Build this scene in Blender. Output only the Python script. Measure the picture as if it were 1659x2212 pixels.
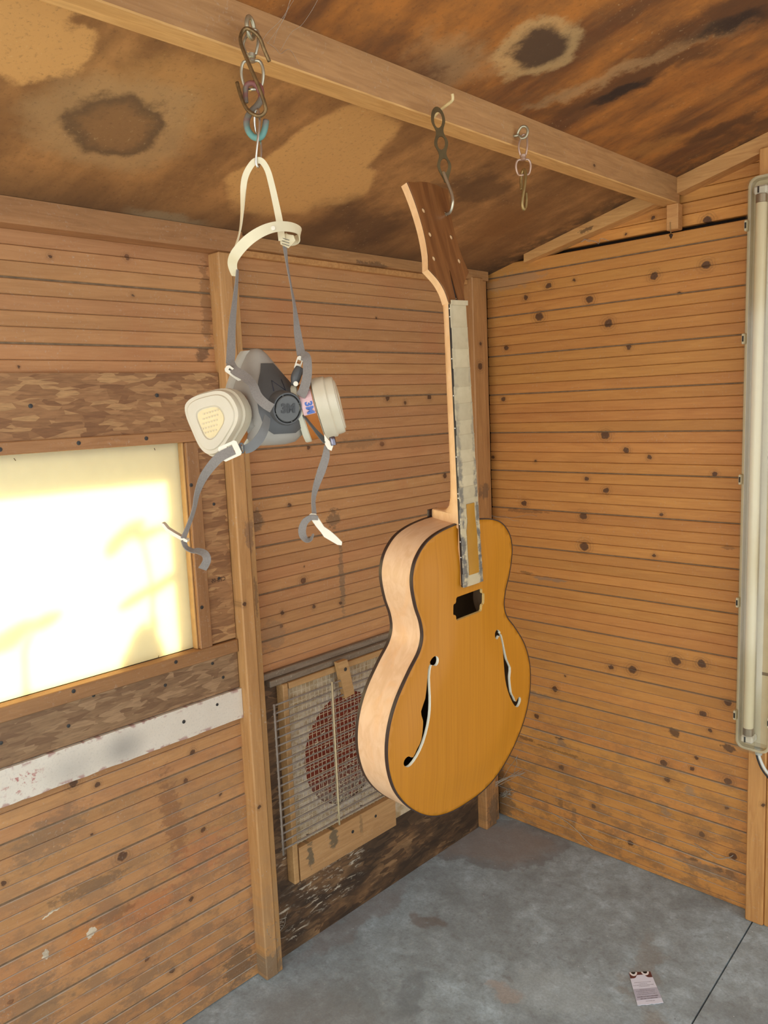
import bpy, math, random
import numpy as np
from mathutils import Vector, Matrix
from mathutils.geometry import delaunay_2d_cdt
random.seed(7); rng = np.random.default_rng(7)
for o in list(bpy.data.objects): bpy.data.objects.remove(o)
SC = bpy.context.scene; COL = SC.collection
R_ = math.radians

# ------------------------------------------------------------------ camera
CAM_R = Vector((0.72116753, 0.69146966, -0.0422741))
CAM_U = Vector((-0.06125611, 0.12443272, 0.99033539))
CAM_F = Vector((-0.69004715, 0.71160819, -0.13209358))
CAM_C = Vector((1.5968, -2.1688, 1.45)); FPX = 1728.8
cam = bpy.data.objects.new('camera', bpy.data.cameras.new('camera')); COL.objects.link(cam)
cam.data.sensor_fit = 'VERTICAL'; cam.data.sensor_height = 24.0; cam.data.lens = FPX * 24.0 / 2212
cam.data.clip_start = 0.02
m = Matrix((CAM_R, CAM_U, -CAM_F)).transposed().to_4x4(); m.translation = CAM_C
cam.matrix_world = m; SC.camera = cam

# ------------------------------------------------------------------ light
SC.view_settings.view_transform = 'Standard'; SC.view_settings.look = 'None'
SC.view_settings.gamma = 1.0; SC.view_settings.use_curve_mapping = False
SC.view_settings.exposure = 0.42
W = bpy.data.worlds.new('sky'); SC.world = W; W.use_nodes = True
W.node_tree.nodes['Background'].inputs[0].default_value = (0.86, 0.93, 1.0, 1)
W.node_tree.nodes['Background'].inputs[1].default_value = 1.25
sun = bpy.data.objects.new('sun', bpy.data.lights.new('sun', 'SUN')); COL.objects.link(sun)
SUN_D = Vector((1.0, -0.33, -0.85)).normalized()
sun.rotation_euler = SUN_D.to_track_quat('-Z', 'Y').to_euler(); sun.data.energy = 30; sun.data.angle = R_(2.2)
sun.data.color = (1.0, 0.95, 0.86)
# daylight coming in through the open end of the shed, behind the camera
door = bpy.data.objects.new('doorway_daylight', bpy.data.lights.new('doorway_daylight', 'AREA')); COL.objects.link(door)
door.data.shape = 'RECTANGLE'; door.data.size = 3.4; door.data.size_y = 2.8; door.data.energy = 34
door.data.color = (1.0, 0.965, 0.90)
door.location = (1.5, -4.8, 1.5); door.rotation_euler = Vector((0, 1, 0)).to_track_quat('-Z', 'Z').to_euler()

# ------------------------------------------------------------------ helpers
def lin(c):
    return tuple(((v/255)/12.92 if v/255 <= .04045 else ((v/255+.055)/1.055)**2.4) for v in c) + (1,)
def at(x, y, d):
    """point seen at photo pixel (x, y) at depth d metres in front of the camera"""
    return CAM_C + d*(CAM_F + CAM_R*((x-829.5)/FPX) - CAM_U*((y-1106)/FPX))
TOCAM = Vector((-CAM_F.x, -CAM_F.y, 0)).normalized(); RIGHT = Vector((CAM_R.x, CAM_R.y, 0)).normalized(); UP = Vector((0, 0, 1))

class NT:
    def __init__(s, name):
        s.mat = bpy.data.materials.new(name); s.mat.use_nodes = True; s.t = s.mat.node_tree
        s.b = s.t.nodes['Principled BSDF']; s.geo = None
    def n(s, t, **k):
        o = s.t.nodes.new(t)
        for a, v in k.items(): setattr(o, a, v)
        return o
    def put(s, sock, v):
        if v is None: return
        if hasattr(v, 'links') or isinstance(v, bpy.types.NodeSocket): s.t.links.new(v, sock)
        else: sock.default_value = v
    def pos(s):
        if not s.geo: s.geo = s.n('ShaderNodeNewGeometry').outputs['Position']
        return s.geo
    def obj(s): return s.n('ShaderNodeTexCoord').outputs['Object']
    def math(s, op, a, b=None, c=None, clamp=False):
        o = s.n('ShaderNodeMath', operation=op, use_clamp=clamp)
        for i, v in enumerate((a, b, c)): s.put(o.inputs[i], v)
        return o.outputs[0]
    def vm(s, op, a, b=None):
        o = s.n('ShaderNodeVectorMath', operation=op); s.put(o.inputs[0], a); s.put(o.inputs[1], b)
        return o.outputs['Value'] if op in ('LENGTH', 'DISTANCE', 'DOT_PRODUCT') else o.outputs[0]
    def map(s, v, loc=(0,0,0), rot=(0,0,0), sc=(1,1,1), typ='POINT'):
        o = s.n('ShaderNodeMapping', vector_type=typ); s.put(o.inputs[0], v)
        o.inputs['Location'].default_value = loc; o.inputs['Rotation'].default_value = rot; o.inputs['Scale'].default_value = sc
        return o.outputs[0]
    def noise(s, v, sc, det=4, rough=.55, dist=0, col=False):
        o = s.n('ShaderNodeTexNoise'); s.put(o.inputs['Vector'], v); o.inputs['Scale'].default_value = sc
        o.inputs['Detail'].default_value = det; o.inputs['Roughness'].default_value = rough; o.inputs['Distortion'].default_value = dist
        return o.outputs['Color' if col else 'Fac']
    def vor(s, v, sc, feat='F1', out='Color', rnd=1):
        o = s.n('ShaderNodeTexVoronoi', feature=feat); s.put(o.inputs['Vector'], v); o.inputs['Scale'].default_value = sc
        o.inputs['Randomness'].default_value = rnd
        return o.outputs[out]
    def mr(s, v, a, b, c=0., d=1., smooth=True):
        o = s.n('ShaderNodeMapRange', interpolation_type='SMOOTHSTEP' if smooth else 'LINEAR'); s.put(o.inputs[0], v)
        for i, q in zip((1,2,3,4), (a,b,c,d)): o.inputs[i].default_value = q
        return o.outputs[0]
    def mix(s, f, a, b, mode='MIX'):
        o = s.n('ShaderNodeMix', data_type='RGBA', blend_type=mode); s.put(o.inputs[0], f); s.put(o.inputs[6], a); s.put(o.inputs[7], b)
        return o.outputs[2]
    def ramp(s, f, stops):
        o = s.n('ShaderNodeValToRGB'); s.put(o.inputs[0], f); e = o.color_ramp.elements
        while len(e) < len(stops): e.new(.5)
        for q, (p, c) in zip(e, stops): q.position = p; q.color = c
        return o.outputs[0]
    def rand(s): return s.n('ShaderNodeObjectInfo').outputs['Random']
    def sep(s, v):
        o = s.n('ShaderNodeSeparateXYZ'); s.put(o.inputs[0], v); return o.outputs
    def comb(s, x, y, z):
        o = s.n('ShaderNodeCombineXYZ')
        for i, v in enumerate((x, y, z)): s.put(o.inputs[i], v)
        return o.outputs[0]
    def blob(s, v, c, r, rot=0, a=.75, b=1.1):
        """1 inside an ellipse (in the xy of v), 0 outside"""
        p = s.map(v, (c[0], c[1], 0), (0,0,rot), (r[0], r[1], 1), 'TEXTURE')
        return s.mr(s.vm('LENGTH', p), a, b, 1, 0)
    def maxall(s, l):
        r = l[0]
        for q in l[1:]: r = s.math('MAXIMUM', r, q)
        return r
    def bump(s, h, strength=.2, dist=.002):
        o = s.n('ShaderNodeBump'); s.put(o.inputs['Height'], h); o.inputs['Strength'].default_value = strength; o.inputs['Distance'].default_value = dist
        s.put(s.b.inputs['Normal'], o.outputs[0])
    def done(s, col, rough=.6, metal=0, **k):
        s.put(s.b.inputs['Base Color'], col); s.put(s.b.inputs['Roughness'], rough); s.b.inputs['Metallic'].default_value = metal
        for a, v in k.items(): s.put(s.b.inputs[a.replace('_', ' ')], v)
        return s.mat

def plain(name, c, rough=.5, metal=0, var=.12, scale=40, bump=0, **k):
    t = NT(name); f = t.noise(t.pos(), scale, 4)
    col = t.mix(f, lin([max(0, v*(1-var)) for v in c]), lin([min(255, v*(1+var)) for v in c]))
    if bump: t.bump(t.noise(t.pos(), scale*6, 3), bump, .001)
    return t.done(col, rough, metal, **k)

def wood(name, c0, c1, axis, plane='xz', knots=(), stains=(), dusty=0, dustcol=(190,180,160), rough=.62, tint=.18, pale=(), redden=None, low_dirt=None):
    t = NT(name); p = t.pos(); rnd = t.rand()
    off = t.vm('SCALE', t.comb(17.3, 9.1, 5.7), None); 
    off.node.inputs['Scale'].default_value = 1; t.put(off.node.inputs['Scale'], rnd)
    q = t.vm('ADD', p, off)
    st = {'x': (2.2, 26, 26), 'y': (26, 2.2, 26), 'z': (26, 26, 2.2)}[axis]
    g = t.noise(t.map(q, sc=st), 3.2, 6, .62, 1.2)
    g2 = t.noise(t.map(q, sc=tuple(v*.35 for v in st)), 1.6, 3, .5, .6)
    col = t.ramp(g, [(.28, lin(c0)), (.62, lin(c1)), (.85, lin([min(255, v*1.07) for v in c1]))])
    col = t.mix(t.mr(g2, .35, .75, 0, .35), col, lin([v*.86 for v in c0]))
    # board to board tint
    hs = t.n('ShaderNodeHueSaturation'); t.put(hs.inputs['Color'], col)
    t.put(hs.inputs['Value'], t.mr(rnd, 0, 1, 1-tint, 1+tint*.7, False)); hs.inputs['Saturation'].default_value = 1
    t.put(hs.inputs['Hue'], t.mr(t.math('FRACT', t.math('MULTIPLY', rnd, 7.31)), 0, 1, .4965, .5035, False)); col = hs.outputs[0]
    s = t.sep(p); ix = {'x': 0, 'y': 1, 'z': 2}
    flat = t.comb(s[ix[plane[0]]], s[ix[plane[1]]], 0)
    wob = t.vm('SUBTRACT', t.noise(flat, 90, 2, .5, 0, True), (.5, .5, .5)); 
    def warp(k):
        o = t.n('ShaderNodeVectorMath', operation='MULTIPLY_ADD'); t.put(o.inputs[0], wob); o.inputs[1].default_value = (k,k,0); t.put(o.inputs[2], flat); return o.outputs[0]
    fw = warp(.010)
    if knots:
        ln = [t.vm('LENGTH', t.map(fw, (a, b, 0), (0,0,0), (r*1.15, r, 1), 'TEXTURE')) for a, b, r in knots]
        d = ln[0]
        for l in ln[1:]: d = t.math('MINIMUM', d, l)
        halo = t.mr(d, .9, 2.6, .55, 0)
        ring = t.math('MULTIPLY', halo, t.math('ADD', .6, t.math('MULTIPLY', .4, t.math('SINE', t.math('MULTIPLY', d, 11)))))
        col = t.mix(ring, col, lin([v*.72 for v in c0]))
        col = t.mix(t.mr(d, .65, 1.1, .9, 0), col, t.mix(g, lin((52, 30, 16)), lin((98, 62, 34))))
    snz = t.noise(t.map(flat, sc=(1, 1.8, 1) if axis != 'z' else (1.8, 1, 1)), 38, 5, .68) if stains else None
    for (a, b, rx, ry, c, f, rot) in stains:
        dd = t.vm('LENGTH', t.map(fw, (a, b, 0), (0,0,rot), (rx, ry, 1), 'TEXTURE'))
        k = t.mr(t.math('ADD', dd, t.math('MULTIPLY', t.math('SUBTRACT', snz, .5), 2.6)), .55, .95, 1, 0)
        col = t.mix(t.math('MULTIPLY', t.math('MULTIPLY', k, t.mr(dd, 1.1, 1.7, 1, 0)), f), col, lin(c))
    for (a, b, rx, ry, rot) in pale:
        col = t.mix(t.blob(warp(.02), (a, b), (rx, ry), rot, .9, 1.0), col, lin((214, 198, 168)))
    if redden:
        col = t.mix(t.mr(t.noise(flat, 5, 2), .5, .72, 0, .55), col, lin(redden))
    if low_dirt:
        z0, z1, f, c = low_dirt
        col = t.mix(t.math('MULTIPLY', t.mr(s[2], z0, z1, 1, 0), t.mr(t.noise(t.map(flat, sc=(1, 1.6, 1)), 12, 8, .74), .46, .58, 0, f*.75)), col, lin(c))
        gn = t.sep(t.n('ShaderNodeNewGeometry').outputs['Normal'])[2]   # dust settled on upward edges
        col = t.mix(t.math('MULTIPLY', t.math('MULTIPLY', t.mr(gn, .25, .6, 0, .8), t.mr(s[2], z0+.25, z1+.25, 1, .0)), t.mr(t.noise(flat, 14, 3), .35, .6, .3, 1)), col, lin((178,164,144)))
    if dusty:
        dn = t.noise(p, 160, 3, .7); dl = t.noise(p, 14, 3, .6)
        col = t.mix(t.math('MULTIPLY', t.mr(dl, .4, .7, .15, 1), t.mr(dn, .56, .72, 0, dusty)), col, lin(dustcol))
    t.bump(g, .25, .0012)
    return t.done(col, rough)

def link(o, parent=None):
    COL.objects.link(o)
    if parent is not None:
        o.parent = parent; o.matrix_parent_inverse = parent.matrix_world.inverted() if parent.get('_wc') else Matrix.Identity(4)
    return o
def mesh(name, v, f, mats, parent=None, smooth=False, midx=None):
    me = bpy.data.meshes.new(name); me.from_pydata([tuple(q) for q in v], [], [tuple(q) for q in f])
    for mt in (mats if isinstance(mats, (list, tuple)) else [mats]): me.materials.append(mt)
    if midx is not None: me.polygons.foreach_set('material_index', midx)
    if smooth:
        me.polygons.foreach_set('use_smooth', [True]*len(me.polygons))
    me.update()
    import bmesh
    bm = bmesh.new(); bm.from_mesh(me); bmesh.ops.recalc_face_normals(bm, faces=bm.faces); bm.to_mesh(me); bm.free()
    if smooth == 'auto':
        try: me.set_sharp_from_angle(angle=R_(38))
        except Exception: pass
    return link(bpy.data.objects.new(name, me), parent)
def tag(o, label=None, cat=None, group=None, kind=None):
    for k, v in (('label', label), ('category', cat), ('group', group), ('kind', kind)):
        if v: o[k] = v
    return o
def thing(name, label, cat, loc, group=None):
    o = bpy.data.objects.new(name, None); COL.objects.link(o); o.empty_display_size = .05
    o.location = loc; o.matrix_world = Matrix.Translation(loc); o['_wc'] = 1
    return tag(o, label, cat, group)
def struct(o): o['kind'] = 'structure'; return o

def box_vf(a, b, ch=0):
    """box from corner a to corner b with chamfered edges ch"""
    a = np.array(a, float); b = np.array(b, float); lo = np.minimum(a, b); hi = np.maximum(a, b); ch = min(ch, (hi-lo).min()*.45)
    if ch <= 0:
        v = [(x, y, z) for x in (lo[0], hi[0]) for y in (lo[1], hi[1]) for z in (lo[2], hi[2])]
        return v, [(0,1,3,2), (4,6,7,5), (0,4,5,1), (2,3,7,6), (0,2,6,4), (1,5,7,3)]
    import bmesh
    bm = bmesh.new(); v, f = box_vf(lo, hi)
    vs = [bm.verts.new(q) for q in v]
    for q in f: bm.faces.new([vs[i] for i in q])
    bmesh.ops.bevel(bm, geom=bm.edges[:], offset=ch, segments=1, affect='EDGES')
    bm.verts.index_update()
    r = [tuple(q.co) for q in bm.verts], [tuple(x.index for x in q.verts) for q in bm.faces]
    bm.free(); return r
def box(name, a, b, mat, parent=None, ch=.002):
    return mesh(name, *box_vf(a, b, ch), mat, parent)
def join(parts):
    V, F = [], []
    for v, f in parts:
        k = len(V); V += [tuple(q) for q in v]; F += [tuple(i+k for i in q) for q in f]
    return V, F
def frames(P, closed=False):
    n = len(P); T = []
    for i in range(n):
        a = P[(i-1) % n] if (closed or i > 0) else P[i]; b = P[(i+1) % n] if (closed or i < n-1) else P[i]
        T.append((b-a).normalized())
    up = Vector((0, 0, 1)) if abs(T[0].z) < .9 else Vector((1, 0, 0))
    N = [(up - T[0]*up.dot(T[0])).normalized()]
    for i in range(1, n):
        v = N[-1] - T[i]*N[-1].dot(T[i]); N.append(v.normalized())
    return T, N
def tube_vf(P, r, seg=8, closed=False, caps=True):
    P = [Vector(p) for p in P]; T, N = frames(P, closed); V, F = [], []; n = len(P)
    rr = r if isinstance(r, (list, tuple)) else [r]*n
    for i in range(n):
        B = T[i].cross(N[i])
        for k in range(seg):
            a = 2*math.pi*k/seg; V.append(P[i] + (N[i]*math.cos(a) + B*math.sin(a))*rr[i])
    for i in range(n if closed else n-1):
        j = (i+1) % n
        for k in range(seg): F.append((i*seg+k, i*seg+(k+1) % seg, j*seg+(k+1) % seg, j*seg+k))
    if caps and not closed: F += [tuple(range(seg))[::-1], tuple((n-1)*seg+k for k in range(seg))]
    return V, F
def cr(P, k=6, closed=False):
    """Catmull-Rom through the points"""
    P = [Vector(p) for p in P]; n = len(P); out = []
    for i in range(n if closed else n-1):
        g = (lambda j: P[j % n]) if closed else (lambda j: P[max(0, min(n-1, j))])
        a, b, c, d = g(i-1), g(i), g(i+1), g(i+2)
        for q in range(k):
            t = q/k; out.append(.5*((2*b) + (c-a)*t + (2*a-5*b+4*c-d)*t*t + (3*b-a-3*c+d)*t**3))
    if not closed: out.append(P[-1])
    return out
def tube(name, P, r, mat, parent=None, seg=8, closed=False, k=6):
    return mesh(name, *tube_vf(cr(P, k, closed) if k else P, r, seg, closed), mat, parent, True)
def lathe_vf(prof, C, ax, seg=24):
    """prof: (radius, height along ax) list"""
    ax = Vector(ax).normalized(); u = ax.orthogonal().normalized(); w = ax.cross(u); C = Vector(C); V, F = [], []
    for r, h in prof:
        for k in range(seg):
            a = 2*math.pi*k/seg; V.append(C + ax*h + (u*math.cos(a)+w*math.sin(a))*max(r, 1e-5))
    for i in range(len(prof)-1):
        for k in range(seg): F.append((i*seg+k, i*seg+(k+1) % seg, (i+1)*seg+(k+1) % seg, (i+1)*seg+k))
    F += [tuple(range(seg)), tuple((len(prof)-1)*seg+k for k in range(seg))]
    return V, F
def lathe(name, prof, C, ax, mat, parent=None, seg=24):
    return mesh(name, *lathe_vf(prof, C, ax, seg), mat, parent, 'auto')
def loft_vf(rings, closed=True, caps=True):
    n = len(rings[0]); V = [tuple(p) for r in rings for p in r]; F = []
    for i in range(len(rings)-1):
        for k in range(n if closed else n-1): F.append((i*n+k, i*n+(k+1) % n, (i+1)*n+(k+1) % n, (i+1)*n+k))
    if caps and closed: F += [tuple(range(n)), tuple((len(rings)-1)*n+k for k in range(n))]
    return V, F
def ribbon(name, P, w, th, mat, parent=None, twist=None, k=7, face=None):
    """flat strap through P, width w, turned to face the given direction then twisted about its run (degrees)"""
    P0 = [Vector(p) for p in P]; n0 = len(P0); Q = cr(P0, k); T, _ = frames(Q); rings = []
    tw = twist or [0]*n0; ws = w if isinstance(w, (list, tuple)) else [w]*n0
    for i, p in enumerate(Q):
        t = i/k; a = min(int(t), n0-2); f = t-a
        ang = R_(tw[a]*(1-f) + tw[a+1]*f); ww = ws[a]*(1-f) + ws[a+1]*f
        vd = (face if face is not None else (CAM_C - p)).normalized()
        W_ = T[i].cross(vd).normalized(); Nn = W_.cross(T[i]).normalized()
        W2 = W_*math.cos(ang) + Nn*math.sin(ang); N2 = Nn*math.cos(ang) - W_*math.sin(ang)
        rings.append([p + W2*ww/2 + N2*th/2, p - W2*ww/2 + N2*th/2, p - W2*ww/2 - N2*th/2, p + W2*ww/2 - N2*th/2])
    return mesh(name, *loft_vf(rings), mat, parent, 'auto')
def inside(pt, poly):
    x, y = pt; c = False; n = len(poly); j = n-1
    for i in range(n):
        xi, yi = poly[i]; xj, yj = poly[j]
        if (yi > y) != (yj > y) and x < (xj-xi)*(y-yi)/(yj-yi)+xi: c = not c
        j = i
    return c
def segdist(pts, poly):
    """distance of each point to a closed outline"""
    pts = np.asarray(pts, float); a = np.asarray(poly, float); b = np.roll(a, -1, 0); ab = b-a; l2 = (ab**2).sum(1)+1e-18
    out = np.empty(len(pts))
    for i, p in enumerate(pts):
        t = np.clip(((p-a)*ab).sum(1)/l2, 0, 1); out[i] = np.sqrt((((a+t[:, None]*ab)-p)**2).sum(1)).min()
    return out
def plate2d(outline, holes=(), step=0):
    """triangles of an outline with holes; optional inner grid. returns verts, faces, loops (index lists)"""
    V = [tuple(p) for p in outline]; E = [(i, (i+1) % len(outline)) for i in range(len(outline))]; loops = [list(range(len(V)))]
    for h in holes:
        k = len(V); V += [tuple(p) for p in h]; E += [(k+i, k+(i+1) % len(h)) for i in range(len(h))]; loops.append(list(range(k, k+len(h))))
    if step:
        o = np.array(outline); xs = np.arange(o[:, 0].min(), o[:, 0].max(), step); ys = np.arange(o[:, 1].min(), o[:, 1].max(), step)
        G = [(x + (step/2 if j % 2 else 0), y) for j, y in enumerate(ys) for x in xs]
        G = [g for g in G if inside(g, outline) and not any(inside(g, h) for h in holes)]
        if G:
            d = segdist(G, outline)
            for h in holes: d = np.minimum(d, segdist(G, h))
            V += [g for g, q in zip(G, d) if q > step*.45]
    r = delaunay_2d_cdt([Vector(p) for p in V], E, [], 0, 1e-7)
    VV = [tuple(p) for p in r[0]]; orig = {}
    for i, l in enumerate(r[3]):
        for q in l: orig[q] = i
    F = []
    for f in r[2]:
        c = np.mean([VV[i] for i in f], 0)
        if inside(c, outline) and not any(inside(c, h) for h in holes): F.append(tuple(f))
    return VV, F, [[orig[i] for i in l] for l in loops]
def slab(name, outline, holes, z0, z1, mat, parent, fn=None, step=0, hole_walls=True, smooth='auto', mapf=None, hfun=None):
    """extrude an outline with holes from z0 to z1; hfun adds height, mapf places the local point"""
    V, F, loops = plate2d(outline, holes, step); n = len(V)
    h = hfun(V) if hfun else np.zeros(n); mp = mapf or (lambda x, y, z: (x, y, z))
    A = [mp(p[0], p[1], z1+h[i]) for i, p in enumerate(V)] + [mp(p[0], p[1], z0+h[i]) for i, p in enumerate(V)]
    FF = list(F) + [tuple(i+n for i in f[::-1]) for f in F]
    for li, l in enumerate(loops):
        if li and not hole_walls: continue
        for i in range(len(l)): a, b = l[i], l[(i+1) % len(l)]; FF.append((a, b, b+n, a+n))
    return mesh(name, A, FF, mat, parent, smooth), V, loops, h
def text(name, s, size, M, mat, parent=None, depth=.0002, align='CENTER', flip=False, bold=0):
    c = bpy.data.curves.new(name, 'FONT'); c.body = s; c.size = size; c.align_x = align; c.align_y = 'CENTER'; c.extrude = depth; c.resolution_u = 3; c.offset = bold*size
    o = bpy.data.objects.new(name, c); COL.objects.link(o)
    me = bpy.data.meshes.new_from_object(o.evaluated_get(bpy.context.evaluated_depsgraph_get()))
    bpy.data.objects.remove(o); bpy.data.curves.remove(c)
    v = [M @ (Vector((-q.co.x, q.co.y, q.co.z)) if flip else q.co) for q in me.vertices]; f = [tuple(p.vertices) for p in me.polygons]
    bpy.data.meshes.remove(me)
    return mesh(name, v, f, mat, parent)
def basis(o, x, y, z):
    mm = Matrix((x, y, z)).transposed().to_4x4(); mm.translation = o; return mm

# ------------------------------------------------------------------ materials
KR = [(0.232,1.79,.0101),(0.149,1.764,.0086),(0.372,1.732,.0119),(0.57,1.772,.0112),(0.713,1.78,.0121),(0.198,1.701,.0142),(0.431,1.658,.0128),(0.072,1.616,.0089),(0.494,1.586,.008),(0.056,1.453,.0084),(0.321,1.794,.0049),(0.641,1.717,.0045),(0.419,1.335,.0136),(0.486,1.29,.0091),(0.557,1.271,.0068),(0.01,1.263,.0067),(0.175,1.253,.0053),(0.357,1.202,.0078),(0.421,1.169,.0099),(0.128,1.115,.0108),(0.344,1.088,.0124),(0.594,1.108,.006),(0.346,.993,.0147),(0.572,.986,.006),(0.743,1.228,.007),(0.434,.625,.009),(0.504,.631,.0133),(0.638,.685,.0138),(0.713,.691,.0124),(0.234,.511,.0102),(0.273,.563,.0041),(0.787,.594,.0102),(0.718,.545,.0104),(0.739,.501,.0062),(0.162,.399,.0092),(0.603,.365,.0109),(0.701,.409,.0058),(0.687,.372,.0069),(0.614,.316,.009),(0.79,.365,.0113),(0.254,.247,.0097),(0.788,.285,.0052),(0.371,.151,.0076),(0.719,.181,.0096),(0.497,.072,.0103),(0.808,.148,.0114)]
KL = [(-1.438,1.768,.0046),(-1.271,1.784,.0066),(-1.265,1.706,.0037),(-1.52,1.554,.0024),(-1.236,1.568,.0021),(-1.206,.658,.0072),(-1.23,.594,.0063),(-1.138,.524,.0039),(-1.443,.668,.0065),(-1.493,.689,.0094),(-1.194,.455,.0077),(-1.465,.563,.0042),(-1.402,.484,.0119),(-1.241,.301,.0064),(-1.365,.214,.0061),(-1.305,.151,.0076),(-1.664,.29,.0065),(-1.652,.541,.0053),(-.795,1.348,.006),(-.87,1.205,.0065),(-.833,1.038,.0027),(-.838,1.001,.0097),(-.913,.931,.0065),(-.807,.925,.0062),(-.92,.897,.0053),(-.709,.914,.0064),(-.413,1.454,.007),(-.488,1.469,.0083),(-.303,1.469,.0088),(-.518,1.341,.0083),(-.518,1.694,.0033),(-.24,1.224,.0083)]
DK = (70, 48, 30); GR = (150, 122, 92)
SR = [(.633,.467,.018,.016,DK,.8,0),(.791,.463,.024,.014,DK,.8,0),(.252,.335,.02,.02,(150,115,80),.8,0),(.25,.345,.022,.006,DK,.8,0),(.611,.211,.02,.014,GR,.7,0),
      (.693,.093,.018,.008,DK,.75,.2),(.736,.081,.016,.010,DK,.6,0),(.768,.088,.02,.009,DK,.8,.1),(.80,.089,.018,.012,DK,.6,0),(.72,.075,.10,.02,GR,.7,0),
      (.17,.475,.09,.010,(140,112,84),.7,0),(.11,.31,.05,.008,DK,.6,0),(.42,.07,.06,.012,DK,.45,-.1),(.22,.875,.08,.008,(150,116,84),.8,0),(.13,.885,.03,.006,DK,.5,0),
      (.02,.06,.05,.10,(105,85,60),.7,0),(.0,.2,.03,.2,(120,92,62),.5,0),(.25,.12,.012,.03,DK,.45,0),(.13,1.09,.1,.006,DK,.45,0),(.78,1.03,.03,.007,DK,.4,0),
      (.245,.30,.10,.006,DK,.5,0),(.68,.30,.02,.02,GR,.6,0),(.3,.09,.012,.04,(120,90,60),.5,0),(.1,1.82,.14,.03,(165,130,95),.5,.06)]
M = {}
M['wall_r'] = wood('right_wall_pine', (190,124,58), (206,142,70), 'x', 'xz', KR, SR, .35, rough=.55, tint=.06, low_dirt=(0, .75, .8, (126,92,60)))
SL = [(-1.13,1.36,.05,.1,(120,80,44),.3,0),(-1.48,.45,.10,.02,(110,84,58),.6,0),(-1.55,.60,.10,.05,(118,96,72),.5,.3),(-1.27,.52,.035,.14,(122,78,48),.55,.15),(-1.35,.33,.10,.05,(178,108,62),.5,0),
      (-1.2,.40,.1,.06,(182,112,68),.45,0),(-1.5,.34,.06,.05,(190,120,56),.5,0),(-1.43,.36,.05,.02,DK,.45,0),(-1.12,.06,.06,.06,(96,76,56),.7,0),(-1.62,.25,.08,.06,(120,96,70),.5,0),
      (-.98,1.18,.03,.04,(104,84,60),.7,0),(-.72,1.15,.03,.03,(110,86,60),.7,0),(-.70,.98,.012,.12,(120,98,72),.7,0),(-.95,.88,.06,.05,(130,104,78),.4,0),(-.6,1.35,.10,.02,(120,90,60),.35,0),(-1.08,1.7,.02,.12,(110,72,40),.5,0),(-1.1,1.585,.022,.02,(90,62,38),.7,0)]
PALE = [(-1.568,.432,.020,.004,.1),(-1.585,.35,.006,.012,.1),(-1.487,.345,.012,.010,.5)]
M['wall_l'] = wood('left_wall_pine', (176,124,74), (192,140,88), 'y', 'yz', KL, SL, .5, rough=.66, tint=.06, pale=PALE, redden=(178,118,72), low_dirt=(.0, 1.0, .8, (124,98,74)))
M['stud'] = wood('stud_wood', (172,124,70), (196,148,90), 'z', 'yz', [(-1.058,.99,.006),(-1.055,.47,.005)], [(-1.03,1.155,.018,.05,(120,90,66),.6,0),(-1.02,1.0,.006,.06,(84,62,44),.5,0),(-1.05,.03,.05,.05,(120,100,76),.8,0)], .5, low_dirt=(0, .5, .5, (150,128,100)))
M['post_r'] = wood('post_wood', (184,128,66), (206,152,84), 'z', 'xz', [(.9,.35,.006)], (), .3)
M['corner'] = wood('corner_post_wood', (158,108,60), (184,132,78), 'z', 'yz', [(-.09,1.56,.012),(-.085,1.63,.006)], [(-.08,1.16,.04,.03,(110,84,60),.7,0),(-.07,.05,.05,.08,(104,84,62),.8,0)], .2, low_dirt=(0, .4, .6, (110,86,60)))
M['plate'] = wood('plate_wood', (150,104,60), (180,130,80), 'y', 'yz', (), [(-.55,1.83,.08,.012,DK,.6,0)], .3)
M['purlin'] = wood('purlin_wood', (160,114,66), (186,138,84), 'y', 'yz', [(-.46,1.965,.005)], (), .3, rough=.6)
M['gable'] = wood('gable_pine', (192,126,56), (214,150,74), 'x', 'xz', [(.71,1.896,.012),(.56,1.93,.006),(.48,1.90,.004),(.63,1.99,.007)], [(.4,1.94,.05,.008,DK,.5,.25)], .2)
M['rafter'] = wood('rafter_wood', (178,124,66), (208,156,92), 'x', 'xz', (), [(.38,1.925,.03,.007,DK,.7,.25)], .2)
M['frame'] = wood('window_frame_wood', (152,106,62), (174,126,78), 'y', 'yz', (), (), .4)
M['frame_v'] = wood('window_frame_wood_upright', (152,106,62), (174,126,78), 'z', 'yz', (), (), .4)
M['dark'] = plain('shadow_gap', (38, 26, 16), .9)
M['backing'] = plain('groove_dust', (118, 96, 70), .9, var=.3, scale=60)

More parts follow.
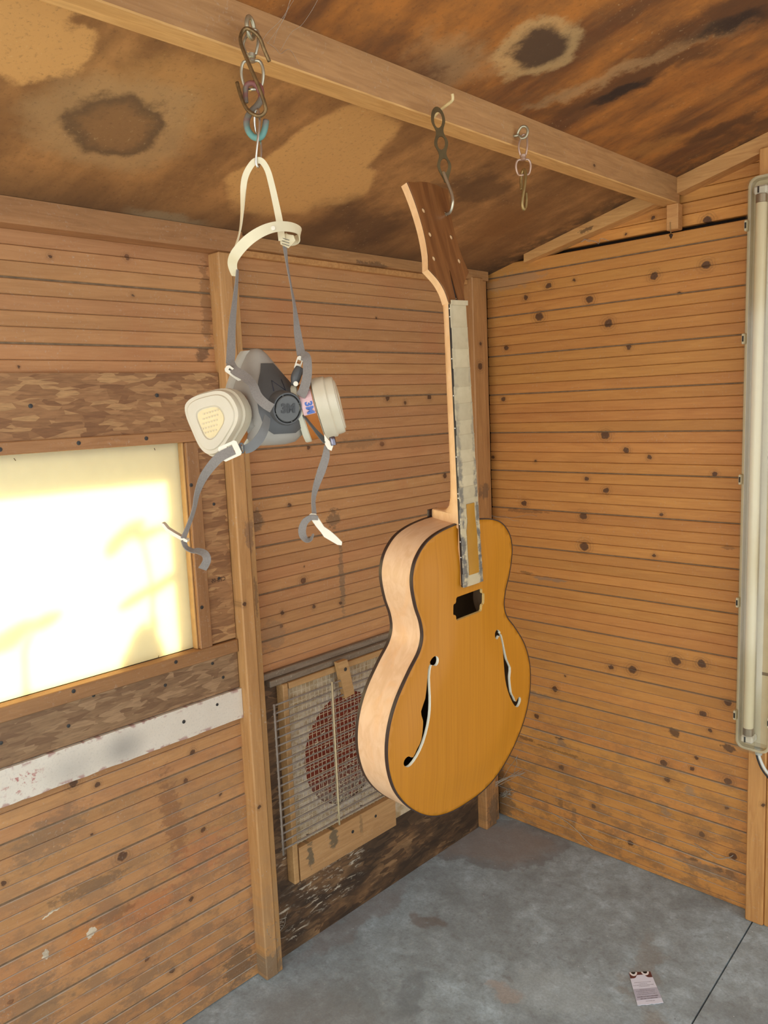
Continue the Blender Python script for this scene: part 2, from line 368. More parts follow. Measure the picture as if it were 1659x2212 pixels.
def osb(name, cols, flakes=0, dark=0, hi=None):
    t = NT(name); p = t.pos(); s = t.sep(p); fl = t.comb(s[1], s[2], 0)
    w = t.vm('ADD', fl, t.vm('MULTIPLY', t.vm('SUBTRACT', t.noise(fl, 9, 2, .5, 0, True), (.5,.5,.5)), (.018,.018,0)))
    def flake(r, sc, o):
        c = t.sep(t.vor(t.map(w, (o, o*.7, 0), (0,0,r), sc), 1, 'F1', 'Color')); return c[0], c[1]
    v, _ = flake(.3, (8, 22, 1), 0)
    for r, sc, o, th in ((-.5, (9, 28, 1), 3, .5), (1.1, (9, 30, 1), 7, .5), (.05, (10, 36, 1), 11, .6), (-1.0, (12, 48, 1), 17, .6), (.7, (22, 90, 1), 23, .62), (1.5, (26, 110, 1), 31, .72)):
        a, b = flake(r, sc, o); k = t.math('GREATER_THAN', b, th); v = t.math('ADD', t.math('MULTIPLY', v, t.math('SUBTRACT', 1, k)), t.math('MULTIPLY', a, k))
    col = t.ramp(v, [(.0, lin(cols[0])), (.35, lin(cols[1])), (.7, lin(cols[2])), (1, lin(cols[3]))])
    g = t.noise(t.map(fl, rot=(0,0,.25), sc=(30, 240, 1)), 1, 3, .6)
    col = t.mix(t.mr(g, .35, .7, 0, .35), col, lin([c*.7 for c in cols[0]]))
    if dark:
        dn = t.noise(t.map(fl, sc=(5, 9, 1)), 1, 5, .6)
        col = t.mix(t.math('MULTIPLY', t.mr(dn, .36, .6, 0, dark), t.mr(s[2], .1, .75, 1, .25)), col, lin((48, 36, 24)))
    if hi:
        hn = t.noise(t.map(fl, rot=(0,0,.5), sc=(30, 95, 1)), 1, 4, .65, .8)
        zone = t.maxall([t.blob(fl, c, r, 0, .2, 1.1) for c, r in hi])
        col = t.mix(t.math('MULTIPLY', zone, t.mr(hn, .55, .62, 0, .9)), col, lin((196, 184, 160)))
    t.bump(v, .25, .0012)
    return t.done(col, .7)
M['osb'] = osb('osb_board', [(136,94,58), (156,112,70), (168,122,78), (192,148,96)])
M['osb_dark'] = osb('osb_board_damp', [(84,60,36), (112,82,52), (140,104,66), (158,122,82)], dark=.8, hi=[((-.86,.16),(.10,.07)), ((-.74,.16),(.10,.06)), ((-.80,.10),(.14,.05)), ((-.97,.12),(.03,.06)), ((-.96,.27),(.03,.03)), ((-.93,.05),(.05,.03))])
M['osb_low'] = osb('osb_board_dusty', [(124,92,62), (142,110,76), (152,120,84), (170,136,98)])

def ceiling_mat():
    t = NT('stained_ceiling_board'); p = t.pos(); s = t.sep(p); fl = t.comb(s[0], s[1], 0)
    wob = t.vm('SUBTRACT', t.noise(fl, 9, 8, .66, 0, True), (.5,.5,.5)); wob2 = t.vm('SUBTRACT', t.noise(fl, 3.5, 2, .5, 0, True), (.5,.5,.5))
    def warp(k, k2):
        o = t.n('ShaderNodeVectorMath', operation='MULTIPLY_ADD'); t.put(o.inputs[0], wob); o.inputs[1].default_value = (k,k,0); t.put(o.inputs[2], fl)
        q = t.n('ShaderNodeVectorMath', operation='MULTIPLY_ADD'); t.put(q.inputs[0], wob2); q.inputs[1].default_value = (k2,k2,0); t.put(q.inputs[2], o.outputs[0]); return q.outputs[0]
    w = warp(.22, .2); w2 = warp(.13, .06); w3 = warp(.10, .30); n1 = t.noise(t.map(fl, rot=(0,0,-.6), sc=(.55,1.7,1)), 4, 6, .6); n2 = t.noise(fl, 22, 5, .65); n3 = t.noise(fl, 120, 3, .7)
    right = t.mr(s[0], .60, .66)
    base = t.mix(right, t.mix(t.mr(n1, .35, .65), lin((136,93,49)), lin((183,129,71))), t.mix(t.mr(n1, .36, .62), lin((102,60,26)), lin((180,112,44))))
    col = t.mix(t.mr(n2, .35, .7, 0, .45), base, lin((112,76,40)))
    def B(wv, c, r, rgb, f, rot=0, a=.75, b=1.05):
        nonlocal col
        k = t.blob(wv, c, r, rot, a, b); col = t.mix(t.math('MULTIPLY', k, f), col, lin(rgb))
    # water-washed pale patches
    B(w3, (.50,-1.66), (.17,.11), (209,156,89), .9, .3, .86, .98)
    B(w3, (.33,-1.0), (.25,.13), (209,156,89), .85, -.35, .80, .97)
    B(w, (.42,-1.40), (.10,.18), (195,144,80), .5, .2, .4, 1.1)
    # big ring stain left
    B(w2, (.315,-1.45), (.145,.16), (170,134,87), .65, .3, .75, 1.1)
    B(w2, (.315,-1.455), (.098,.098), (95,69,42), .88, .3, .80, 1.05)
    B(w2, (.315,-1.455), (.076,.076), (156,110,62), .6, .3, .5, 1.1)
    # darker along the wall
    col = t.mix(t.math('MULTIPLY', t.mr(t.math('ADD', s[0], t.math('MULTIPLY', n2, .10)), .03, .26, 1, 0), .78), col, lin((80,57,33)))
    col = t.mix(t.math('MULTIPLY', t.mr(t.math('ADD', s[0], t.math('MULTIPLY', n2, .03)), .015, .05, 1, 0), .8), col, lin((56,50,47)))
    B(w, (.16,-.72), (.13,.22), (85,57,31), .8, .2, .3, 1.1)
    B(w, (.40,-.55), (.07,.16), (92,62,33), .75, .3, .4, 1.1)
    B(w, (.30,-.30), (.16,.16), (136,88,40), .6, 0, .3, 1.1)
    B(w2, (.05,-1.2), (.035,.12), (148,129,94), .6, 0, .4, 1.1)
    # right half: dark spots, streaks and mildew rims
    B(w, (.70,-1.02), (.06,.11), (183,144,94), .5, .3, .3, 1.2)
    B(w, (.66,-1.15), (.06,.12), (85,55,31), .5, .0, .3, 1.2)
    B(w2, (.785,-.905), (.085,.085), (204,170,112), .55, .3, .8, 1.05)
    B(w2, (.785,-.905), (.062,.062), (75,52,33), .95, .3, .6, 1.05)
    B(w, (.86,-.66), (.22,.035), (183,151,103), .42, .55, .5, 1.1)
    B(w, (.83,-.60), (.24,.055), (90,55,24), .8, .55, .4, 1.1)
    B(w2, (.79,-.60), (.075,.026), (43,28,17), .95, .6, .4, 1.1)
    B(w, (1.02,-.62), (.24,.08), (80,48,22), .8, .5, .3, 1.1)
    B(w2, (1.0,-.60), (.085,.03), (41,26,15), .9, .5, .3, 1.1)
    B(w, (.84,-.18), (.14,.05), (80,50,24), .75, .7, .3, 1.1)
    B(w, (.70,-.30), (.14,.06), (183,122,53), .5, .4, .3, 1.1)
    B(w, (.92,-.40), (.18,.05), (170,103,38), .6, .6, .3, 1.1)
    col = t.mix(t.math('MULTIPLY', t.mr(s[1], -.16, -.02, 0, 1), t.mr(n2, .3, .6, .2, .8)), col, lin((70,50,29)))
    # mildew flecks and webby dust
    mf = t.math('MULTIPLY', t.mr(n3, .60, .72), t.mr(t.noise(fl, 6, 3), .48, .66))
    col = t.mix(t.math('MULTIPLY', mf, .4), col, lin((214,187,134)))
    col = t.mix(t.mr(n3, .30, .46, .30, 0), col, lin((73,52,31)))
    t.bump(n3, .2, .001)
    return t.done(col, .75)
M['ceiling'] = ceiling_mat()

def floor_mat():
    t = NT('concrete'); p = t.pos(); s = t.sep(p); fl = t.comb(s[0], s[1], 0)
    n1 = t.noise(fl, 3.2, 6, .62, .4); n2 = t.noise(fl, 16, 6, .68, .3); n3 = t.noise(fl, 150, 3, .7)
    col = t.ramp(n1, [(.30, lin((138,147,147))), (.5, lin((168,183,187))), (.70, lin((187,209,217)))])
    col = t.mix(t.mr(n2, .38, .66, .5, 0), col, lin((125,133,131)))
    col = t.mix(t.mr(n2, .56, .70, 0, .28), col, lin((211,228,231)))
    n4 = t.noise(fl, 48, 6, .72); col = t.mix(t.mr(n4, .34, .5, .35, 0), col, lin((112,112,106))); col = t.mix(t.mr(n4, .55, .68, 0, .3), col, lin((186,190,182)))
    wob = t.vm('SUBTRACT', t.noise(fl, 8, 6, .62, 0, True), (.5,.5,.5))
    o = t.n('ShaderNodeVectorMath', operation='MULTIPLY_ADD'); t.put(o.inputs[0], wob); o.inputs[1].default_value = (.22,.22,0); t.put(o.inputs[2], fl); w = o.outputs[0]
    def B(c, r, rgb, f, rot=0, a=.5, b=1.05):
        nonlocal col
        col = t.mix(t.math('MULTIPLY', t.blob(w, c, r, rot, a, b), f), col, lin(rgb))
    B((.10,-.17), (.23,.14), (102,90,82), .4, .6, .97, 1.06)
    B((.10,-.17), (.22,.13), (152,138,126), .6, .6, .6, 1.05)
    B((.18,-.62), (.05,.03), (120,105,93), .6); B((.50,-.65), (.03,.018), (112,110,102), .6)
    B((.75,-.42), (.03,.20), (139,133,120), .5, .35); B((.35,-.85), (.05,.11), (110,118,120), .45, .3)
    B((.62,-.62), (.16,.1), (197,212,214), .35, .4); B((.52,-.70), (.05,.03), (176,165,153), .7, .5)
    B((.30,-1.1), (.3,.2), (136,133,126), .45); B((.03,-.75), (.05,.3), (136,127,120), .5); B((.85,-.56), (.05,.05), (146,138,122), .6)
    pit = t.mr(t.vor(fl, 42, 'F1', 'Distance'), .06, .10, 1, 0)
    col = t.mix(t.math('MULTIPLY', pit, t.mr(t.noise(fl, 20, 2), .58, .62, 0, .7)), col, lin((93,95,93)))
    spk = t.mr(t.vor(t.map(fl, (3,1,0)), 60, 'F1', 'Distance'), .05, .085, 1, 0)
    col = t.mix(t.math('MULTIPLY', spk, t.mr(t.noise(t.map(fl, (9,4,0)), 25, 2), .6, .64, 0, .8)), col, lin((250,250,250)))
    col = t.mix(t.mr(n3, .35, .65, .25, 0), col, lin((112,118,119)))
    t.bump(t.math('ADD', n2, t.math('MULTIPLY', n3, .4)), .22, .002)
    return t.done(col, t.mr(n1, .3, .7, .72, .55))
M['floor'] = floor_mat()

M['screw'] = plain('screw_steel', (72, 70, 66), .45, .6, .25, 300)
M['white'] = None
def white_board_mat():
    t = NT('white_laminate'); s = t.sep(t.pos()); fl = t.comb(s[1], s[2], 0)
    col = t.mix(t.noise(fl, 30, 4), lin((218,206,184)), lin((232,222,202)))
    col = t.mix(t.math('MULTIPLY', t.blob(fl, (-1.385,.735), (.07,.05), 0, 0, 1.1), .55), col, lin((118,114,108)))
    col = t.mix(t.math('MULTIPLY', t.blob(fl, (-1.50,.73), (.08,.05), 0, 0, 1.1), .35), col, lin((140,134,126)))
    col = t.mix(t.mr(t.noise(fl, 220, 2, .7), .5, .8, 0, .25), col, lin((130,124,116)))
    rd = t.math('MULTIPLY', t.blob(fl, (-1.60,.74), (.06,.035), 0, .2, 1.1), t.mr(t.noise(fl, 70, 4, .7), .54, .64, 0, .8))
    col = t.mix(rd, col, lin((168,70,64)))
    edge = t.math('MULTIPLY', t.math('MAXIMUM', t.mr(s[2], .706, .712, 1, 0), t.mr(s[2], .768, .775)), t.mr(t.noise(fl, 40, 4), .5, .6, 0, .6))
    col = t.mix(edge, col, lin((150,72,66)))
    return t.done(col, .45)
M['white'] = white_board_mat()

def translucent(name, c, frac=.8, rough=.5):
    t = NT(name); out = t.t.nodes['Material Output']
    tr = t.n('ShaderNodeBsdfTranslucent'); tr.inputs[0].default_value = lin(c)
    t.done(t.mix(t.noise(t.pos(), 30, 3), lin([v*.93 for v in c]), lin(c)), rough)
    mx = t.n('ShaderNodeMixShader'); mx.inputs[0].default_value = frac
    t.t.links.new(t.b.outputs[0], mx.inputs[1]); t.t.links.new(tr.outputs[0], mx.inputs[2]); t.t.links.new(mx.outputs[0], out.inputs[0])
    return t.mat
M['pane'] = translucent('frosted_sheet', (255, 246, 206), .45, .35)

# ------------------------------------------------------------------ the shell
CEIL = lambda x: 1.85 + .25*x
# floor: two slabs with a joint between them
fl = struct(mesh('floor', *box_vf((-.12,-2.6,-.09), (2.1,.12,-.06)), M['dark']))
SE = lambda y: .878 - .058*(y+.054)/1.0
def slabv(pts):
    n = len(pts); v = [(x, y, 0) for x, y in pts] + [(x, y, -.061) for x, y in pts]
    return v, [tuple(range(n)), tuple(range(2*n-1, n-1, -1))] + [(i, (i+1) % n, n+(i+1) % n, n+i) for i in range(n)]
mesh('slab', *slabv([(-.12,-2.6), (SE(-2.6)-.002,-2.6), (SE(.12)-.002,.12), (-.12,.12)]), M['floor'], fl)
mesh('slab', *slabv([(SE(-2.6)+.002,-2.6), (2.1,-2.6), (2.1,.12), (SE(.12)+.002,.12)]), M['floor'], fl)

# ceiling board and purlin
def prism(name, prof, y0, y1, mat, parent=None):
    n = len(prof); v = [(x, y0, z) for x, z in prof] + [(x, y1, z) for x, z in prof]
    return mesh(name, v, [tuple(range(n)), tuple(range(2*n-1, n-1, -1))] + [(i, (i+1) % n, n+(i+1) % n, n+i) for i in range(n)], mat, parent)
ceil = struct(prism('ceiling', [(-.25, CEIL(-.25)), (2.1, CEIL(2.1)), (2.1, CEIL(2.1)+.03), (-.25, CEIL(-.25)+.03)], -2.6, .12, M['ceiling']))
PUX = .646
prism('purlin', [(.600,1.949), (.602,1.947), (PUX-.002,1.947), (PUX,1.949), (PUX,CEIL(PUX)-.0005), (.600,CEIL(.600)-.0005)], -2.45, -.012, [M['purlin'], wood('purlin_underside_bounce_lit', (196,144,78), (222,172,104), 'y', 'yz')], ceil)  # second wood is lighter: bounced light painted into the underside colour

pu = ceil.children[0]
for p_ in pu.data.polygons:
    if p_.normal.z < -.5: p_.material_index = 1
# plank helper: one shared strip mesh per wall length, laid row by row
def strip_mesh(name, length, axis, h, depth, mat, ch=.0017):
    """strip along axis from 0..length, height 0..h, front face on 0, body behind it"""
    pr = [(-depth, .0004), (-ch, .0004), (0, ch*1.05), (0, h-ch*1.05), (-ch, h-.0004), (-depth, h-.0004)]
    v = []
    for L_ in (0, length):
        for d, z in pr: v.append((d, L_, z) if axis == 'y' else (L_, -d, z))
    n = len(pr); f = [tuple(range(n)), tuple(range(2*n-1, n-1, -1))] + [(i, (i+1) % n, n+(i+1) % n, n+i) for i in range(n)]
    me = bpy.data.meshes.new(name); me.from_pydata(v, [], f); me.materials.append(mat)
    import bmesh
    bm = bmesh.new(); bm.from_mesh(me); bmesh.ops.recalc_face_normals(bm, faces=bm.faces); bm.to_mesh(me); bm.free()
    return me
def lay(me, h0, parent, z0, z1, x, y, jit, name='plank'):
    o = bpy.data.objects.new(name, me); link(o, parent)
    o.location = (x, y, z0); o.scale = (1, 1, (z1-z0)/h0)
    if jit == 'x': o.location.x += random.uniform(-.0012, .0006)
    else: o.location.y += random.uniform(-.0006, .0012)
    return o

# ---- left wall, with the opening for window_1
WY0, WY1, WZ0, WZ1 = -2.05, -1.172, .902, 1.386
hole_boxes = [((-.09,-2.6,-.06), (-.022,WY0,1.87)), ((-.09,WY1,-.06), (-.022,.1,1.87)), ((-.09,WY0,-.06), (-.022,WY1,WZ0)), ((-.09,WY0,WZ1), (-.022,WY1,1.87))]
wl = struct(mesh('wall_left', *join([box_vf(a, b) for a, b in hole_boxes]), M['dark']))
LM = [1.845,1.723,1.599,1.476,1.355,1.233,1.112,.991,.87,.745,.620,.498,.374,.25,.122,0.0]
H0 = .0304
mA = strip_mesh('plank_long', 1.39, 'y', H0, .02, M['wall_l']); mB = strip_mesh('plank_short', .995, 'y', H0, .02, M['wall_l'])
for a, b in zip(LM[:-1], LM[1:]):
    g = .0016; hh = (a-b-2*g)/4
    for k in range(4):
        z0 = b+g+k*hh; z1 = z0+hh
        if z0 > 1.50 or z1 < .78: lay(mA, H0, wl, z0, z1, 0, -2.45, 'x')
        if z0 > .77: lay(mB, H0, wl, z0, z1, 0, -1.012, 'x')
# dusty backs of the tongue-and-groove seen in the grooves
box('groove_backing', (-.021,-2.45,.002), (-.0035,-1.03,.80), M['backing'], wl, 0)
box('groove_backing', (-.021,-1.03,.77), (-.0035,-.02,1.84), M['backing'], wl, 0)
box('groove_backing', (-.021,-2.45,1.50), (-.0035,-1.03,1.84), M['backing'], wl, 0)
# stud in two pieces, corner post, top plates
box('stud', (-.02,-1.066,-.0), (.040,-1.029,1.812), M['stud'], wl, .003)
box('stud', (-.02,-1.0285,-.0), (.036,-1.011,1.812), M['stud'], wl, .002)
box('corner_post', (-.02,-.120,0), (.034,-.062,1.835), M['corner'], wl, .003)
box('corner_batten', (-.02,-.0615,0), (.022,-.030,1.848), M['corner'], wl, .002)
prism('top_plate', [(-.02,1.8125), (.046,1.8125), (.046,CEIL(.046)-.001), (-.02,CEIL(-.02)-.001)], -2.45, -1.0, M['plate'], wl)
prism('top_plate', [(-.02,1.828), (.030,1.828), (.030,CEIL(.03)-.001), (-.02,CEIL(-.02)-.001)], -.999, -.03, M['plate'], wl)
box('cover_strip', (-.01,-.999,1.812), (.018,-.121,1.8275), M['rafter'], wl, .002)
# osb boards round the window
def screw(parent, p, ax, r=.0045):
    v, f = lathe_vf([(r*.9,-.003), (r,.0), (r*.95,.0009), (r*.45,.0012), (r*.4,.0003), (0,.0003)], p, ax, 14)
    return mesh('screw', v, f, M['screw'], parent, 'auto')
XO = .010
o1 = box('osb_board', (-.02,-2.45,1.402), (XO,-1.0675,1.542), M['osb'], wl, .001)
box('osb_board', (-.02,-2.45,.871), (XO-.001,-2.0805,1.4015), M['osb'], wl, .001)
o2 = box('osb_board', (-.02,-1.139,.904), (XO-.001,-1.0675,1.4015), M['osb'], wl, .001)
o3 = box('osb_board', (-.02,-2.45,.779), (XO-.001,-1.0675,.870), M['osb_low'], wl, .001)
def onx(px, py, x):  # where the line of sight through a photo pixel meets the wall plane
    d = at(px, py, 1) - CAM_C; return CAM_C + d*((x-CAM_C.x)/d.x)
for px, py in ((66,877), (339,854)): screw(o1, onx(px, py, XO), (1,0,0))
for px, py in ((462,1089), (473,1249), (451,1342)): screw(o2, onx(px, py, XO-.001), (1,0,0), .0038)
for px, py in ((459,1433), (482,1463), (357,1480), (148,1568), (202,1502), (2,1605)): screw(o3, onx(px, py, XO-.001), (1,0,0), .004)
ink = plain('stencil_ink', (58, 38, 26), .8)
text('stencil_mark', 'CTB-05', .0125, basis(onx(475,1252,XO-.0006)+Vector((0,-.004,0)), Vector((0,1,0)), Vector((0,0,1)), Vector((1,0,0))), ink, o2, .0002, flip=True)

# ---- window_1
win = struct(thing('window_1', None, None, (-.01,-1.6,.9)))
XF = .016
rails = [box('frame_rail', (-.012,-2.08,1.386), (XF,-1.0675-.072,1.411), M['frame'], win, .0015),
         box('frame_rail', (-.012,-2.08,.8705), (XF,-1.0675,.9015), M['frame'], win, .0015),
         box('frame_stile', (-.012,-1.1715,.902), (XF,-1.1395,1.3855), M['frame_v'], win, .0015)]
rails.append(box('frame_stile', (-.012,-2.08,.902), (XF,-2.05,1.3855), M['frame_v'], win, .0015))
box('stop_bead', (-.012,-1.1765,.902), (.006,-1.172,1.3855), plain('pale_bead', (190,146,86), .6), win, .001)
pane = box('pane', (-.020,WY0,WZ0+.0005), (-.013,WY1-.001,WZ1-.0005), M['pane'], win, 0)
for px, py in ((0,971), (170,957), (316,947)): screw(rails[0], onx(px, py, XF), (1,0,0))
for px, py in ((380,1430), (159,1493)): screw(rails[1], onx(px, py, XF), (1,0,0))
for px, py in ((413,1048), (436,1312)): screw(rails[2], onx(px, py, XF), (1,0,0))
casing = plain('outer_casing_wood', (176,130,70), .7)
box('outer_casing', (-.105,WY0-.05,1.37), (-.0225,WY1+.04,1.40), casing, win, .001)
box('outer_casing', (-.105,WY1-.012,.88), (-.0225,WY1+.03,1.3695), casing, win, .001)
box('outer_casing', (-.105,WY0-.05,.86), (-.0225,WY1-.0125,.8995), casing, win, .001)
pin = plain('panel_pin', (90,60,34), .5, .5)
for px, py, dx in ((30,990,3), (333,968,1), (343,1416,-3)):
    q = onx(px, py, -.0125); tube('panel_pin', [q, q+Vector((.002,.0008*dx,-.005))], .0006, pin, win, 6, k=1)

# shrub outside, whose shadows fall on the sheet
leafm = plain('leaf_green', (70, 92, 34), .6)
sh = thing('shrub', 'leafy shrub outside, its shadow falling on the bright frosted window', 'shrub', (-.38,-1.3,0))
def outside(px, py, t): return onx(px, py, -.02) - SUN_D*t
def leaf(c, a, L_, wd, parent):
    d = Vector((0, math.cos(a), math.sin(a))); s_ = Vector((.3, -math.sin(a), math.cos(a))).normalized(); pts = []
    for k in range(10):
        th = 2*math.pi*k/10; pts.append(c + d*math.cos(th)*L_*.5 + s_*math.sin(th)*wd*.5*(1-.3*math.cos(th)))
    pts2 = [p + Vector((-.001, 0, 0)) for p in pts]
    return mesh('leaf', pts+pts2, [tuple(range(10)), tuple(range(19, 9, -1))] + [(i, (i+1) % 10, 10+(i+1) % 10, 10+i) for i in range(10)], leafm, parent, True)
stemm = plain('stem_brown', (96, 74, 44), .8)
s0 = outside(318, 1640, .30); tube('stem', [Vector((s0.x, s0.y, 0)), s0, outside(322, 1400, .34), outside(325,1270,.36), outside(300,1150,.40)], [.012]*6+[.009]*6+[.005]*6+[.004]*6+[.003], stemm, sh)
s1 = outside(60, 1560, .36); tube('stem', [Vector((s1.x, s1.y, 0)), s1, outside(60,1380,.38), outside(110,1340,.40)], [.01]*6+[.006]*6+[.004]*7, stemm, sh)
for px, py, t_, a, L_, wd in ((300,1395,.30,1.2,.11,.06), (285,1420,.33,1.0,.09,.05), (335,1395,.31,1.7,.08,.04), (300,1285,.36,.35,.12,.02), (350,1258,.36,.45,.10,.02), (250,1170,.42,.7,.08,.03), (280,1145,.42,.4,.08,.03), (320,1150,.40,.2,.08,.02),
                              (30,1370,.38,.5,.09,.035), (100,1338,.40,.25,.07,.025), (0,1385,.38,.5,.08,.03), (365,1130,.36,.5,.06,.015), (330,1350,.34,1.5,.06,.02), (375,1240,.36,.6,.07,.02)):
    leaf(outside(px, py, t_), a, L_, wd, sh)

# ---- right wall and gable
wr = struct(mesh('wall_right', *join([box_vf((-.09,.024,-.06), (2.1,.09,1.87)), box_vf((0,.046,1.87), (2.1,.09,2.52))]), M['dark']))
mR = strip_mesh('plank_right', 2.09, 'x', H0, .02, M['wall_r'])
RM = [1.8399-.1239*k for k in range(16)]
levels = [(1.8785, 1.841)] 
lay(mR, H0, wr, 1.8415, 1.8785, .001, 0, 'y')
for a in RM:
    b = a-.1239; g = .0014; hh = (a-b-2*g)/4
    for k in range(4):
        z0 = b+g+k*hh; z1 = z0+hh
        if z1 < .012: continue
        lay(mR, H0, wr, max(z0, 0.001), z1, .001, 0, 'y')
box('groove_backing', (.001,.0035,.002), (2.09,.0235,1.875), M['backing'], wr, 0)
mG = strip_mesh('plank_gable', 2.09, 'x', H0, .02, M['gable'])
z = 1.891
for k in range(18):
    x0 = max(.03, (z+H0-1.85)/.25 - .02); o = lay(mG, H0, wr, z, z+H0, x0, .014, 'y'); o.scale.x = (2.09-x0)/2.09; z += H0+.0004
# rafters against the gable, a small block under the purlin, the post at the right
def rafter(x0, x1, cut=0):
    h = .042; v = []
    for y in (-.030, .0195):
        v += [(x0, y, CEIL(x0)-h if not cut else CEIL(x0)-.026), (x1, y, CEIL(x1)-h), (x1, y, CEIL(x1)-.001), (x0, y, CEIL(x0)-.001)]
    return mesh('rafter', v, [(0,1,2,3), (7,6,5,4), (0,4,5,1), (1,5,6,2), (2,6,7,3), (3,7,4,0)], M['rafter'], wr)
rafter(.165, .5995, 1); rafter(.6465, 2.09)
box('block', (.618,-.031,1.880), (.650,-.0012,1.9465), M['rafter'], wr, .002)
box('post', (.858,-.045,0), (.905,-.0015,2.03), M['post_r'], wr, .003)
box('post', (.9055,-.040,0), (.945,-.0015,2.03), M['post_r'], wr, .003)

# ------------------------------------------------------------------ things fixed to the left wall
wb = thing('white_board', 'white laminate board screwed flat below the window, red-stained edges', 'board', (.008,-1.35,.703))
v, f = [], []
ys = np.linspace(-2.2, -1.067, 60)
for i, y in enumerate(ys):
    zt = .7775 + random.uniform(-.0006, .0006); zb = .703 + random.uniform(-.0012, .0008)
    v += [(.001, y, zb), (.016, y, zb), (.016, y, zt), (.001, y, zt)]
for i in range(len(ys)-1): f += [(i*4+k, i*4+(k+1) % 4, i*4+4+(k+1) % 4, i*4+4+k) for k in range(4)]
f += [(0,1,2,3), tuple(4*(len(ys)-1)+k for k in range(4))]
mesh('panel', v, f, M['white'], wb)
for px, py in ((397,1559), (469,1522)): screw(wb, onx(px, py, .016), (1,0,0), .0036 if px > 400 else .0045)

# damp osb skirt and the dusty ledge above it belong to the wall
box('osb_board', (-.02,-1.0105,0), (.0, -.121, .772), M['osb_dark'], wl, .001)
dustm = wood('dusty_ledge', (120,104,84), (150,132,108), 'y', 'yz', (), (), .8)
box('ledge', (-.02,-1.0105,.7725), (.012,-.121,.790), dustm, wl, .002)
box('ledge', (-.02,-.985,.755), (.024,-.40,.7722), dustm, wl, .002)

M['ply'] = wood('plywood', (164,122,74), (188,146,94), 'y', 'yz', (), [(-.893,.262,.014,.04,(84,78,60),.8,0),(-.806,.28,.018,.05,(84,78,60),.8,0),(-.70,.27,.01,.03,(110,90,60),.5,0)], .3, tint=.05)
M['beige'] = plain('beige_plastic', (196,172,128), .6, var=.1, scale=25)
def vent_back():
    t = NT('vent_backing'); s = t.sep(t.pos()); fl = t.comb(s[1], s[2], 0)
    col = t.mix(t.mr(t.noise(fl, 30, 5, .65), .35, .65), lin((172,144,100)), lin((206,186,152)))
    d = t.noise(fl, 60, 5, .7)
    col = t.mix(t.math('MULTIPLY', t.blob(fl, (-.73,.50), (.24,.24), 0, .6, 1.1), t.mr(d, .35, .6, .1, .8)), col, lin((206,196,184)))
    return t.done(col, .8)
def vent_red():
    t = NT('red_lead_paint'); col = t.mix(t.noise(t.pos(), 20, 4), lin((112,40,16)), lin((150,58,26)))
    z = t.sep(t.pos())[2]
    col = t.mix(t.math('MULTIPLY', t.mr(z, .36, .47, 1, 0), t.mr(t.noise(t.pos(), 50, 4), .3, .6)), col, lin((150,140,124)))
    return t.done(col, .7)
vp = thing('vent_panel', 'dusty square-mesh vent panel over a round red opening, low on left wall', 'vent', (.01,-.72,.20))
VY0, VY1 = -.950, -.455
circ = [(-.728+.150*math.cos(2*math.pi*k/40), .505+.158*math.sin(2*math.pi*k/40)) for k in range(40)]
slab('backing_board', [(VY0+.02,.212), (VY1,.212), (VY1,.752), (VY0+.02,.752)], [circ], .006, .010, vent_back(), vp, mapf=lambda x, y, z: (z, x, y))
mesh('round_opening', [(.003,-.728,.505)]+[(.003, a, b) for a, b in circ], [(0, 1+k, 1+(k+1) % 40) for k in range(40)], vent_red(), vp)
box('frame_rail', (.0005,VY0,.205), (.030,VY0+.0165,.7545), M['ply'], vp, .002)
box('frame_rail', (.0005,VY1+.0005,.205), (.034,VY1+.02,.7545), M['beige'], vp, .002)
box('frame_rail', (.0105,VY0+.02,.738), (.030,VY1,.7545), M['ply'], vp, .001)
v, f = box_vf((.0105,-.929,.205), (.030,-.557,.300), .001); mesh('plywood_board', v, f, M['ply'], vp)
pr = []
for y in np.arange(VY0+.027, VY1-.003, .0145):
    pr.append(tube_vf([Vector((.0165+random.uniform(-.0005,.0005), y+random.uniform(-.0006,.0006), z)) for z in np.linspace(.302, .737, 9)], .00085, 5))
for z in np.arange(.308, .737, .0147):
    pr.append(tube_vf([Vector((.0182+random.uniform(-.0005,.0005), y, z+random.uniform(-.0006,.0006))) for y in np.linspace(VY0+.021, VY1-.001, 9)], .00085, 5))
mo = mesh('wire_mesh', *join(pr), plain('dusty_wire', (206,190,156), .8, var=.2), vp, True); mo['kind'] = 'stuff'
# shreds of dust caught in the mesh
fz = []
for k in range(420):
    y = random.gauss(-.70, .10); z = random.gauss(.44, .10)
    if not (VY0+.03 < y < VY1-.01 and .31 < z < .73): continue
    p = Vector((.0188, y, z)); fz.append(tube_vf([p, p+Vector((.001, random.uniform(-.006,.006), random.uniform(-.005,.005))), p+Vector((0, random.uniform(-.010,.010), random.uniform(-.008,.002)))], random.uniform(.0006,.0014), 4))
mo = mesh('dust', *join(fz), plain('pale_dust', (212,198,168), .9), vp, True); mo['kind'] = 'stuff'
screw(vp, (.030,-.735,.262), (1,0,0), .005); screw(vp, (.030,-.642,.270), (1,0,0), .0045)

